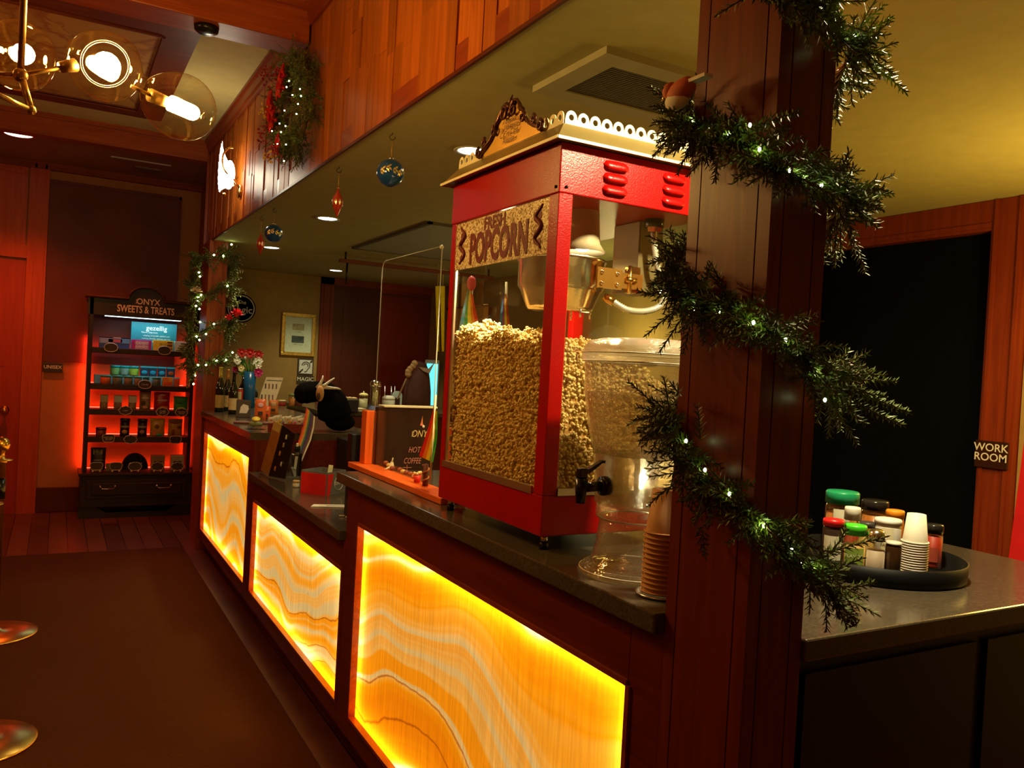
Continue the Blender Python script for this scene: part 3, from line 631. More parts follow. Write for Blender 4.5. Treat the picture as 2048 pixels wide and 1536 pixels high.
# popcorn: heap core and kernels against the glass and on top
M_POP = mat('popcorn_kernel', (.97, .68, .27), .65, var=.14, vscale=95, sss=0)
def heap(x, y):
    u = (y-Y0)/(Y1-Y0); v = (x-XF)/(XB-XF)
    return 1.545+.05*u+.03*math.sin(3*v+1)-.05*v*v*2+.012*math.sin(17*u)+.01*math.sin(23*v+4*u) - .05*max(0, .25-u)
xi0, xi1, yi0, yi1 = XF+.024, XB-.024, Y0+.026, Y1-.024
rnd = random.Random(3)
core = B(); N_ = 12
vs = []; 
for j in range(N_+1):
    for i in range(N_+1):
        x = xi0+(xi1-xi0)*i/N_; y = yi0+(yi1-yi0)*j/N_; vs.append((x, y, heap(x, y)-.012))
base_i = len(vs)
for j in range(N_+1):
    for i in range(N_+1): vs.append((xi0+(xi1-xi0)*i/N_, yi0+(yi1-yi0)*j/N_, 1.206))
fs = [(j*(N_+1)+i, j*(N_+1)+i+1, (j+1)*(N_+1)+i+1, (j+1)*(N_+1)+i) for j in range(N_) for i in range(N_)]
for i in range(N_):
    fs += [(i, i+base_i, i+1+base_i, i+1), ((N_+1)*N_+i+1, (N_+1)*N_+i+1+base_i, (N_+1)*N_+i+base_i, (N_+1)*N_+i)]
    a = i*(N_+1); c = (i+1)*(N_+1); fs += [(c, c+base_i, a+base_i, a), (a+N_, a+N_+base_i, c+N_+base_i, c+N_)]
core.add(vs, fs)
ico = bmesh.new(); bmesh.ops.create_icosphere(ico, subdivisions=1, radius=1); IV = [v.co.copy() for v in ico.verts]; IF = [[v.index for v in f.verts] for f in ico.faces]; ico.free()
def kernel_shape(r):
    vs, fs = [], []
    for k in range(r.choice((4, 5, 6))):
        c = Vector((r.gauss(0, 1), r.gauss(0, 1), r.gauss(0, 1))).normalized()*r.uniform(.45, .8)
        q = r.uniform(.36, .58); o = len(vs)
        vs += [c+v*q*r.uniform(.88, 1.12) for v in IV]; fs += [[i+o for i in f] for f in IF]
    return vs, fs
SH = [kernel_shape(rnd) for _ in range(14)]
pk = B()
def kern(x, y, z, s):
    vs, fs = rnd.choice(SH); M = Euler((rnd.uniform(0, 6.3), rnd.uniform(0, 6.3), rnd.uniform(0, 6.3))).to_matrix()*s
    p = Vector((x, y, z)); pk.add([p+M @ v for v in vs], fs, True)
S = .0090
n_ = 0
y = yi0
while y < yi1+.001:                                   # front layer
    z = 1.214
    while z < heap(xi0, y)+.004:
        kern(xi0-.004+rnd.uniform(-.003, .003), y+rnd.uniform(-.004, .004), z+rnd.uniform(-.004, .004), S*rnd.uniform(.8, 1.15)); z += .0145
    y += .0150
x = xi0
while x < xi1:                                        # side layer
    z = 1.214
    while z < heap(x, yi0)+.004:
        kern(x+rnd.uniform(-.004, .004), yi0-.004+rnd.uniform(-.003, .003), z+rnd.uniform(-.004, .004), S*rnd.uniform(.8, 1.15)); z += .0145
    x += .0150
x = xi0
while x < xi1:
    y = yi0
    while y < yi1:
        kern(x+rnd.uniform(-.006, .006), y+rnd.uniform(-.006, .006), heap(x, y)+rnd.uniform(-.006, .010), S*rnd.uniform(.85, 1.25)); y += .017
    x += .017
core.v_ = None
o = pk.obj('popcorn', M_POP); tag(o, 'heap of yellow popcorn piled inside the red popcorn machine', 'popcorn', kind='stuff')
o2 = core.obj('popcorn_heap', mat('popcorn_gap_shade', (.62, .34, .10), .8, var=.3, vscale=120), o)  # darker core colour paints the shade in the gaps between kernels

# ================================================================== water dispenser on a clear pedestal
M_ACR = glass('clear_acrylic', (.93, .93, .90), .03, .6, (1, .97, .9), bump=.25, bscale=14, haze=.05)
M_ACR2 = glass('clear_acrylic_thick', (.86, .84, .76), .06, .7, (1, .97, .9), bump=.4, bscale=40, haze=.16)
M_RIB = glass('ribbed_acrylic', (.86, .86, .76), .10, .8, (1, .97, .86), bump=1.0, bscale=220, haze=.12)
DX, DY = 1.128, 1.425
wd = thing('drink_dispenser', 'clear acrylic drink dispenser with black tap on a flared pedestal', 'drink dispenser', (DX, DY, 1.07))
def D(b, n, m, par=wd): return b.obj(n, m, par)
D(B().lathe([(.118, 0), (.122, .003), (.122, .010), (.112, .014), (.110, .020), (.098, .030), (.088, .07), (.084, .110), (.083, .122), (.081, .122), (.082, .108), (.086, .068), (.095, .03), (.106, .018)], n=48), 'pedestal', M_ACR)
D(B().shell([(.124, .000), (.1255, .004), (.124, .008)], n=48).shell([(.115, .014), (.1165, .017), (.113, .020)], n=48).shell([(.0835, .120), (.090, .122), (.0915, .130), (.091, .148), (.086, .152)], n=48), 'collar_ring', M_ACR2)
b = B(); text(b, 'DISPENSER', (0, 0, 0), (1, 0, 0), (0, 1, 0), .012, 0, .01)
vs = b.v; b.v = [(.0925*math.cos(-PI/2-.35+v[0]/.0925), .0925*math.sin(-PI/2-.35+v[0]/.0925), .139+v[1]) for v in vs]
D(b, 'embossed_lettering', mat('frosted_print', (.5, .48, .4), .4, var=0))
q = 3.0
D(B().lathe([(.086, .152), (.088, .20), (.094, .262)], n=56, sq=q), 'lower_tank', M_RIB)
tk = [(.094, .262), (.103, .30), (.112, .35), (.118, .40), (.119, .455), (.121, .462)]
D(B().lathe(tk, n=56, sq=q), 'tank', M_ACR2)
D(B().lathe([(.080, .158), (.084, .20), (.090, .26), (.098, .30), (.107, .35), (.112, .395), (.001, .396)], n=40, sq=q), 'water', glass('still_water', (.90, .84, .68), .05, .5, (1, .93, .75), bump=.5, bscale=60, haze=.16))
D(B().lathe([(.124, .462), (.126, .466), (.126, .480), (.122, .495), (.110, .508), (.09, .513), (.001, .514)], n=56, sq=q), 'lid', glass('lid_acrylic', (.86, .84, .76), .06, .8, (1, .97, .9), bump=.5, bscale=30, haze=.34))
for z_, r_ in ((.462, .1255), (.481, .1268)): D(B().tube([(r_*math.cos(a)*(abs(math.cos(a))**q+abs(math.sin(a))**q)**(-1/q), r_*math.sin(a)*(abs(math.cos(a))**q+abs(math.sin(a))**q)**(-1/q), z_) for a in [2*PI*i/56 for i in range(56)]], .0016, 5, True), 'lid_edge_highlight', mat('edge_highlight', (.85, .80, .66), .2, var=0))  # pale rings draw the bright edge highlights of the clear lid
D(B().tube([(.0845*math.cos(2*PI*i/48), .0845*math.sin(2*PI*i/48), .1225) for i in range(48)], .0016, 5, True).tube([(.1215*math.cos(2*PI*i/48), .1215*math.sin(2*PI*i/48), .011) for i in range(48)], .0014, 5, True), 'pedestal_edge_highlight', MATS['edge_highlight'])  # edge highlights of the pedestal drawn as pale rings too
b = B()
for a in (-2.2, -1.1, .1, 1.3): b.ball((.122*math.cos(a), .122*math.sin(a), .458), .018, 1, 1, .3)
D(b, 'lid_clip', M_ACR2)
# tap points to the lobby side
T = B(); T.cyl((-.100, -.0, .195), (-.084, -.0, .195), .021, n=24); T.cyl((-.098, -.0, .195), (-.105, -.0, .195), .017, .012)
T.cyl((-.100, 0, .195), (-.150, 0, .192), .011, .010); T.cyl((-.153, 0, .212), (-.153, 0, .160), .0145, .010, 20)
tap = D(T, 'tap', M_BLK)
b = B(); b.bbox(-.163, -.142, -.008, .008, .212, .234, .003)
b.plate([(-.158, .232), (-.140, .232), (-.105, .250), (-.098, .250), (-.098, .245), (-.106, .244), (-.138, .222)], (0, .006, 0), (1, 0, 0), (0, 0, 1), .012)
D(b, 'tap_lever', M_BLK, tap)

# ================================================================== stacks of paper cups, all upside down
M_KRAFT = mat('kraft_cup', (.62, .32, .12), .6, var=.06, vscale=30)
M_CUPW = mat('white_cup', (.80, .76, .62), .5, var=.03)
def cup_stack(x, y, z, n, m, lab, top, grp, s=1.0, pitch=.0098):
    r0, r1, h = .036*s, .0265*s, .088*s
    first = None
    for k in range(n):
        l_ = top if k == n-1 else lab
        if first is None:
            t = thing('paper_cup', l_, 'cup', (x, y, z), 0, grp)
            B().shell([(r0, .003*s), (r1, h), (r1-.0003, h), (r0-.0003, .003*s)], n=32).add([((r1-.0005)*math.cos(2*PI*i/32), (r1-.0005)*math.sin(2*PI*i/32), h-.003) for i in range(32)], [tuple(range(32))]).obj('cup_wall', m, t)
            B().tube([((r0+.0024*s)*math.cos(2*PI*i/32), (r0+.0024*s)*math.sin(2*PI*i/32), .003*s) for i in range(32)], .0022*s, 6, True).obj('rolled_rim', m, t)
            first = t
        else:
            dup(first, (x+random.uniform(-.00005, .00005), y+random.uniform(-.00005, .00005), z+k*pitch*s), 0, l_)
sp = tag(B().lathe([(.001, 0), (.046, 0), (.050, .003), (.050, .006), (.046, .006), (.043, .004), (.001, .004)], (1.068, 1.262, 1.0705), 32).obj('saucer', M_STEEL), 'small round metal dish under the brown paper cup stack', 'dish')
cup_stack(1.068, 1.262, 1.0765, 13, M_KRAFT, 'brown paper cup nested upside down in the stack beside the pillar', 'brown paper cup standing topmost on the stack beside the pillar', 'brown paper cups by the pillar')
# ================================================================== evergreen sprigs
M_FIR = mat('fir_needles', (.085, .125, .012), .55, var=.4, vscale=30)
M_TWIG = mat('brown_twig', (.10, .05, .02), .7, var=.2)
M_LED = mat('fairy_bulb', (1, 1, 1), .3, emit=(.80, 1, .42), es=30, var=0)
M_WIRE = mat('green_wire', (.01, .03, .01), .5, var=0)
M_CONE = mat('pine_cone', (.12, .05, .025), .6, var=.3, vscale=60)
M_RIBBON = mat('red_velvet', (.55, .008, .008), .5, var=.15)
rg = random.Random(21)
def rv(r=rg): 
    v = Vector((r.gauss(0, 1), r.gauss(0, 1), r.gauss(0, 1))); return v.normalized()
def sprig(nb, tb, p, d, L, nl=.016, step=.0028, wd=.0011, droop=.25, curve=None):
    """one twig with needles all round it, leaning to the tip"""
    p = Vector(p); d = Vector(d).normalized(); pts = [p.copy()]; n = 6
    side = rv()*.25
    for i in range(n):
        d = (d+Vector((0, 0, -droop/n))+side/n).normalized(); p = p+d*(L/n); pts.append(p.copy())
    if tb is not None: tb.tube(pts, .0012 if nl < .03 else .003, 4)
    m = int(L/step); a = rg.uniform(0, 6)
    for k in range(m):
        u = (k+.5)/m; x = u*n; i = min(int(x), n-1); q = pts[i].lerp(pts[i+1], x-i); ax = (pts[i+1]-pts[i]).normalized()
        o = ax.orthogonal().normalized(); w_ = ax.cross(o); a += 2.399
        out = o*math.cos(a)+w_*math.sin(a); dr = (out*.85+ax*rg.uniform(.45, .95)).normalized()
        l = nl*rg.uniform(.7, 1.1)*(1-.45*u*u); s = dr.cross(ax).normalized()*wd
        nb.add([q-s*.6, q+dr*l*.55-s, q+dr*l, q+dr*l*.55+s, q+s*.6], [(0, 1, 2, 3, 4)])
def pinecone(b, c, ax, r, L):
    ax = Vector(ax).normalized(); o = ax.orthogonal().normalized(); w_ = ax.cross(o)
    b.ball(c, r*.6, 1, 1, 1, 10)
    for k in range(46):
        u = k/46; a = k*2.399; rr = r*math.sin(PI*(.15+.8*u))
        out = o*math.cos(a)+w_*math.sin(a); q = Vector(c)+ax*(L*(u-.5)); t = q+out*rr+ax*r*.25
        s = ax.cross(out)*r*.28
        b.add([q+out*rr*.3, t-s, t+out*r*.12, t+s, t+ax*r*.12], [(0, 1, 2, 3), (4, 1, 2), (4, 2, 3), (0, 1, 4), (0, 4, 3)])
def spline(P_, k=8):
    P_ = [Vector(p) for p in P_]; out = []
    for i in range(len(P_)-1):
        p0 = P_[max(i-1, 0)]; p1 = P_[i]; p2 = P_[i+1]; p3 = P_[min(i+2, len(P_)-1)]
        for j in range(k):
            t = j/k; out.append(.5*((2*p1)+(p2-p0)*t+(2*p0-5*p1+4*p2-p3)*t*t+(3*p1-p0-3*p2+p3)*t**3))
    return out+[P_[-1]]
def garland(t, path, centre, L, nl, per, wd=.0011, step=.0028, extra=(), spread=1.0, keep=None, r=.0025):
    path = spline(path, 10); nb, tb = B(), B()
    tb.tube(path, r, 6)
    tot = 0
    for i in range(len(path)-1):
        seg = (path[i+1]-path[i]).length; tot += seg*per
        while tot >= 1:
            tot -= 1; q = path[i].lerp(path[i+1], rg.random()); ax = (path[i+1]-path[i]).normalized()
            out = Vector((q.x-centre[0], q.y-centre[1], 0)).normalized()
            d = (ax*rg.choice((1, 1, -1))*rg.uniform(.5, 1.1)+out*rg.uniform(.05, .8)*spread+Vector((0, 0, rg.uniform(-.8, .7)))).normalized()
            sprig(nb, tb, q, d, L*rg.uniform(.6, 1.1), nl, step, wd)
    for (p, e, l) in extra: sprig(nb, tb, p, Vector(e)-Vector(p), (Vector(e)-Vector(p)).length*l, nl, step*.8, wd, .05)
    nb.obj('foliage', M_FIR, t, world=True); tb.obj('stem', M_TWIG, t, world=True)
    return path

# --- garland round the near pillar: the path follows the two visible faces and goes round behind
F_ = lambda x, y: onX(x, y, .982)
S_ = lambda x, y: onY(x, y, .940)
BK = lambda z: [(1.155, .99, z), (1.16, 1.12, z-.02), (1.12, 1.20, z-.04), (1.02, 1.195, z-.06)]
P1 = [F_(1490, -70), S_(1560, -20), S_(1610, 20), S_(1655, 60), S_(1700, 95)]
P2 = [F_(1385, 235), F_(1420, 262), F_(1465, 272), F_(1510, 300), S_(1570, 340), S_(1612, 357), S_(1650, 372), S_(1690, 395)]
P3 = [F_(1370, 585), F_(1410, 600), F_(1460, 620), F_(1508, 645), S_(1570, 680), S_(1625, 745), S_(1660, 755)]
P4 = [F_(1350, 850), F_(1372, 885), F_(1410, 950), F_(1455, 990), F_(1500, 1030), S_(1560, 1080), S_(1600, 1125), S_(1640, 1150), S_(1655, 1185)]
path = P1+BK(P1[-1].z-.03)+P2+BK(P2[-1].z-.03)+P3+BK(P3[-1].z-.02)+P4
gt = thing('garland', 'evergreen garland with tiny lights spiralling round the near pillar', 'garland', (1.06, 1.06, 1.07))
E_ = lambda a, b_, X=.975: (onX(*a, X), onX(*b_, X-.03), 1.05)
R_ = lambda a, b_, Y=.95: (onY(*a, Y), onY(*b_, Y-.02), 1.05)
ex = [E_((1390, 225), (1292, 182)), E_((1400, 240), (1310, 215)), E_((1400, 260), (1335, 290)), E_((1395, 270), (1355, 340)), E_((1420, 300), (1372, 350)), E_((1440, 300), (1420, 360)),
      E_((1385, 600), (1278, 582)), E_((1390, 580), (1315, 545)), E_((1385, 600), (1290, 655)), E_((1375, 620), (1320, 700)), E_((1395, 560), (1340, 520)), E_((1380, 640), (1375, 700)), E_((1400, 545), (1310, 575)),
      E_((1350, 860), (1275, 752)), E_((1345, 850), (1326, 756)), E_((1350, 880), (1280, 868)), E_((1352, 900), (1292, 905)), E_((1350, 830), (1300, 800)), E_((1360, 960), (1290, 1000)), E_((1400, 880), (1398, 820)), E_((1405, 1060), (1402, 1110)), E_((1360, 790), (1345, 770)),
      E_((1500, 260), (1590, 210), .96), E_((1440, 560), (1420, 530)), E_((1520, 290), (1590, 250), .96),
      R_((1690, 90), (1760, 0)), R_((1690, 90), (1790, 35)), R_((1695, 100), (1825, 165)), R_((1690, 110), (1780, 130)), R_((1700, 90), (1740, 60)), R_((1690, 120), (1740, 160)), R_((1695, 80), (1755, 70)), R_((1700, 95), (1775, 95)),
      R_((1685, 400), (1792, 380)), R_((1690, 400), (1750, 450)), R_((1685, 410), (1730, 540)), R_((1690, 420), (1760, 400)), R_((1680, 430), (1720, 500)), R_((1690, 380), (1730, 370)), R_((1690, 400), (1745, 430)),
      R_((1665, 740), (1728, 702)), R_((1660, 745), (1700, 705)), R_((1665, 755), (1775, 770)), R_((1665, 765), (1812, 822)), R_((1665, 775), (1782, 858)), R_((1660, 780), (1720, 850)), R_((1655, 790), (1705, 885)), R_((1665, 750), (1750, 740)), R_((1660, 770), (1760, 800)), R_((1658, 790), (1665, 870)),
      R_((1640, 1110), (1755, 1072)), R_((1645, 1130), (1700, 1065)), R_((1650, 1190), (1752, 1168)), R_((1650, 1180), (1690, 1140)), R_((1652, 1190), (1700, 1235)), R_((1650, 1200), (1660, 1262)), R_((1650, 1190), (1725, 1200)), R_((1648, 1150), (1720, 1120))]
# thick bushy sprigs hang from the runs
pth = garland(gt, path, (1.06, 1.06), .090, .020, 360, wd=.0015, step=.0022, extra=ex)
for (x, y, f) in ((1384, 240, F_), (1418, 260, F_), (1458, 268, F_), (1519, 299, F_), (1580, 341, S_), (1607, 356, S_), (1643, 371, S_), (1709, 72, S_), (1681, 78, S_), (1388, 618, F_), (1322, 583, F_), (1507, 645, F_), (1571, 680, S_), (1632, 747, S_), (1372, 882, F_), (1459, 988, F_), (1528, 1051, F_), (1583, 1100, S_), (1604, 1126, S_), (1629, 1137, S_), (1650, 800, S_), (1500, 250, F_), (1440, 625, F_), (1410, 940, F_)):
    q = f(x, y); q += (EYE-q).normalized()*.022
    b = B(); b.ball(q, .0026, 1, 1, 1.5, 8); fb = b.obj('fairy_bulb', M_LED, gt, world=True)
for (x, y, f) in ((1699, 745, S_), (1700, 1225, S_)):
    b = B(); pinecone(b, f(x, y), (.3, 0, -1), .017, .045); b.obj('pine_cone', M_CONE, gt, world=True)
b = B(); wp = [f(x, y)+(EYE-f(x, y)).normalized()*.016 for (x, y, f) in ((1384, 240, F_), (1418, 260, F_), (1458, 268, F_), (1519, 299, F_), (1580, 341, S_), (1607, 356, S_), (1643, 371, S_))]; b.tube(spline(wp, 5), .0012, 5)
wp = [f(x, y)+(EYE-f(x, y)).normalized()*.016 for (x, y, f) in ((1507, 645, F_), (1571, 680, S_), (1632, 747, S_))]; b.tube(spline(wp, 5), .0012, 5); b.obj('light_wire', M_WIRE, gt, world=True)
for (x, y, f) in ((1519, 299, F_), (1595, 350, S_), (1507, 645, F_), (1632, 747, S_), (1528, 1051, F_), (1629, 1137, S_)):
    q = f(x, y); q += (EYE-q).normalized()*.03; lamp('POINT', q, .035, (.75, 1, .35), .006)
# little bird among the twigs
bp_ = onX(1362, 190, .925); bt = thing('bird_ornament', 'small red and white bird perched on the garland at the pillar', 'ornament', bp_)
M_BIRD = mat('bird_red', (.55, .13, .04), .7, var=.15, vscale=80); M_BIRDW = mat('bird_white', (.75, .72, .60), .7, var=.1)
KB = 1.5
B().ball((0, 0, .004*KB), .016*KB, .75, 1.45, .85, M=Matrix.Rotation(-.3, 4, 'X')).ball((0, .018*KB, .009*KB), .0105*KB).obj('body', M_BIRD, bt)
B().ball((-.001, .006*KB, -.005*KB), .0138*KB, .75, 1.3, .8).obj('breast', M_BIRDW, bt)
B().cyl((0, .027*KB, .007*KB), (0, .036*KB, .002*KB), .003*KB, .0005, 6).obj('beak', M_BRASS, bt)
B().ball((-.0085*KB, .022*KB, .012*KB), .0018*KB).obj('eye', M_BLK, bt)
B().box(-.006*KB, .006*KB, -.045*KB, -.018*KB, .008*KB, .012*KB).obj('tail', M_BIRDW, bt)

# --- garland round the far pillar
F6 = lambda x, y: onX(x, y, .95)
S6 = lambda x, y: onY(x, y, 6.56)
def BK6(z): return [(1.15, 6.62, z), (1.17, 6.9, z-.04), (1.0, 6.97, z-.09), (.94, 6.9, z-.12)]
Q1 = [(.94, 6.92, 2.25), S6(400, 520), S6(430, 515), S6(455, 508)]
Q2 = [S6(395, 588), S6(430, 585), S6(462, 570)]
Q3 = [S6(388, 665), S6(430, 650), S6(462, 640)]
Q4 = [S6(383, 735), S6(410, 730), S6(440, 722), S6(460, 715)]
g2 = thing('garland', 'evergreen garland with fairy lights and blossoms wrapped round the far pillar', 'garland', (1.05, 6.75, 1.6))
X6 = lambda a, b_: (S6(*a), S6(*b_), 1.0)
ex = [X6((440, 515), (475, 492)), X6((440, 520), (480, 508)), X6((440, 520), (465, 528)), X6((440, 575), (478, 580)), X6((430, 580), (470, 566)), X6((440, 585), (486, 585)), X6((430, 570), (460, 558)),
      X6((440, 650), (468, 640)), X6((440, 650), (472, 655)), X6((440, 655), (465, 668)), X6((430, 720), (465, 705)), X6((430, 725), (460, 732)), X6((440, 712), (470, 712)), X6((430, 715), (450, 700))]
for i in range(26):
    u = i/26; x = 396-14*u; y = 530+235*u; ex.append(X6((x, y), (x+rg.uniform(-22, 14), y+rg.uniform(5, 28))))
garland(g2, Q1+BK6(Q1[-1].z-.05)+Q2+BK6(Q2[-1].z-.05)+Q3+BK6(Q3[-1].z-.05)+Q4, (1.05, 6.75), .13, .036, 80, wd=.004, step=.006, extra=ex, r=.006)
for x, y in ((400, 553), (398, 545), (428, 510), (447, 512), (463, 489), (397, 595), (392, 612), (396, 602), (399, 618), (412, 668), (400, 644), (393, 673), (399, 680), (428, 690-42), (396, 730), (390, 751), (387, 768), (412, 730), (433, 721), (452, 720), (465, 705), (402, 590), (455, 572)):
    B().ball(S6(x, y)+(EYE-S6(x, y)).normalized()*.05, .007, n=8).obj('fairy_bulb', M_LED, g2, world=True)
def rose(parent, c, r, m, name):
    b = B()
    for k in range(14):
        a = k*2.399; u = k/14; rr = r*(.25+.75*u); q = Vector(c)
        ax = Vector((math.cos(a), math.sin(a), .35-.6*u)).normalized(); s = ax.cross(Vector((0, 0, 1))).normalized()
        t = q+ax*rr; up = Vector((0, 0, 1))*r*(.7-.5*u)
        b.add([q-s*rr*.3, q+ax*rr*.6-s*rr*.55, t-s*rr*.3+up, t+s*rr*.3+up, q+ax*rr*.6+s*rr*.55, q+s*rr*.3], [(0, 1, 2, 3, 4, 5)])
    b.ball(c, r*.4, n=8)
    return b.obj(name, m, parent, world=world_flag)
world_flag = True
rose(g2, S6(390, 583)+Vector((0, -.06, 0)), .05, mat('cream_blossom', (.85, .62, .42), .6, var=.1), 'rose')
rose(g2, S6(470, 629)+Vector((0, -.06, 0)), .06, mat('pink_blossom', (.85, .03, .06), .5, var=.1), 'blossom')
rose(g2, S6(455, 637)+Vector((0, -.06, 0)), .04, MATS['pink_blossom'], 'blossom')

# --- wreath on the fascia
WX, WY, WZ = .93, 3.90, 2.685
wr = thing('wreath', 'evergreen wreath with red bows and berries hanging on the wooden fascia', 'wreath', (1.0, WY, WZ))
nb, tb = B(), B()
for k in range(520):
    a = rg.uniform(0, 2*PI); r_ = .20+rg.uniform(-.03, .03); q = Vector((WX+rg.uniform(-.05, .05), WY+r_*math.cos(a), WZ+r_*math.sin(a)))
    tg = Vector((0, -math.sin(a), math.cos(a))); d = tg*rg.uniform(-.3, 1)+Vector((rg.uniform(-.9, .3), 0, 0))+Vector((0, math.cos(a), math.sin(a)))*rg.uniform(-.7, .9)
    sprig(nb, tb, q, d, rg.uniform(.06, .10), .025, .005, .0018)
tb.tube([(WX, WY+.2*math.cos(a*.2618), WZ+.2*math.sin(a*.2618)) for a in range(24)], .02, 8, True)
nb.obj('foliage', M_FIR, wr, world=True); tb.obj('ring', M_TWIG, wr, world=True)
WP = lambda x, y, X=.86: onX(x, y, X)
def bow(c, s, a0):
    b = B(); c = Vector(c)
    for k in range(5):
        a = a0+k*2*PI/5; d = Vector((-.25, math.cos(a), math.sin(a))).normalized(); n_ = Vector((-1, 0, 0)); w_ = d.cross(n_).normalized()
        b.add([c, c+d*s*.5+w_*s*.3-Vector((s*.2, 0, 0)), c+d*s, c+d*s*.5-w_*s*.3-Vector((s*.2, 0, 0))], [(0, 1, 2, 3)])
    b.ball(c, s*.14, n=8)
    b.obj('poinsettia', M_RIBBON, wr, world=True)
bow(WP(566, 175), .075, .4); bow(WP(570, 150), .06, 1.0); bow(WP(547, 215), .085, .9); bow(WP(550, 240), .075, .2); bow(WP(561, 287), .06, .6); bow(WP(545, 195), .06, 1.6)
def berries(x, y, sp, n, m, nm, r=.006):
    b = B(); c = WP(x, y, .83)
    for k in range(n): b.ball(c+rv()*sp*rg.uniform(.2, 1), r, n=6)
    b.obj(nm, m, wr, world=True)['kind'] = 'stuff'
M_BER = mat('dark_berries', (.28, .012, .02), .2, var=.1)
berries(533, 152, .05, 26, M_BER, 'berry_cluster'); berries(550, 145, .04, 16, M_BER, 'berry_cluster'); berries(530, 268, .06, 34, M_BER, 'berry_cluster'); berries(548, 300, .055, 26, M_BER, 'berry_cluster')
berries(528, 222, .04, 24, M_GOLD, 'gold_beads'); berries(541, 312, .035, 24, M_GOLD, 'gold_beads')
for x, y in ((602, 192), (596, 208), (559, 247), (562, 264), (568, 322), (600, 178), (578, 162), (573, 174), (585, 190), (569, 221), (571, 252), (572, 289), (544, 262), (593, 228), (555, 288)):
    q = WP(x, y, .85); B().ball(q, .0035, n=8).obj('fairy_bulb', M_LED, wr, world=True)

# --- wall sconce: cloudy art glass shell on a brass arm
SX, SY, SZ = .93, 5.55, 2.665
sn = thing('wall_sconce', 'brightly lit glass wall sconce with curved brass arm on the fascia', 'wall light', (1.0, SY, SZ))
b = B(); n = 20; vs = []; fs = []
for i in range(n+1):
    a = PI*i/n-PI/2
    for j in range(7):
        u = j/6; r_ = (.13+.012*math.cos(i*PI*1.0))*(.25+.75*u); vs.append((.955-.085*math.sin(u*PI*.5)+.03*(1-u)*0-.0, SY+r_*1.0*math.cos(a)*.8-.02, SZ-.05+r_*1.45*(math.sin(a)+.55)*.8))
for i in range(n):
    for j in range(6): a = i*7+j; fs.append((a, a+1, a+8, a+7))
b.add(vs, fs, True)
b.ball((.925, SY, SZ+.0), .075, .45, 1, 1.25)
b.obj('glass_shade', mat('lit_art_glass', (1, 1, 1), .3, emit=(1, .94, .80), es=9, var=.05), sn, world=True)
b = B(); b.tube(spline([(.995, SY-.03, SZ-.09), (.95, SY-.05, SZ-.04), (.88, SY-.06, SZ+.02), (.87, SY-.07, SZ+.10), (.90, SY-.08, SZ+.15), (.93, SY-.09, SZ+.155)], 6), .006, 8); b.cyl((1.0, SY-.02, SZ-.1), (.985, SY-.02, SZ-.1), .045, n=24); b.ball((.90, SY, SZ-.13), .012)
b.obj('arm', M_BRASS, sn, world=True)
lamp('POINT', (.80, SY-.05, SZ), 4, (1, .88, .60), .07)

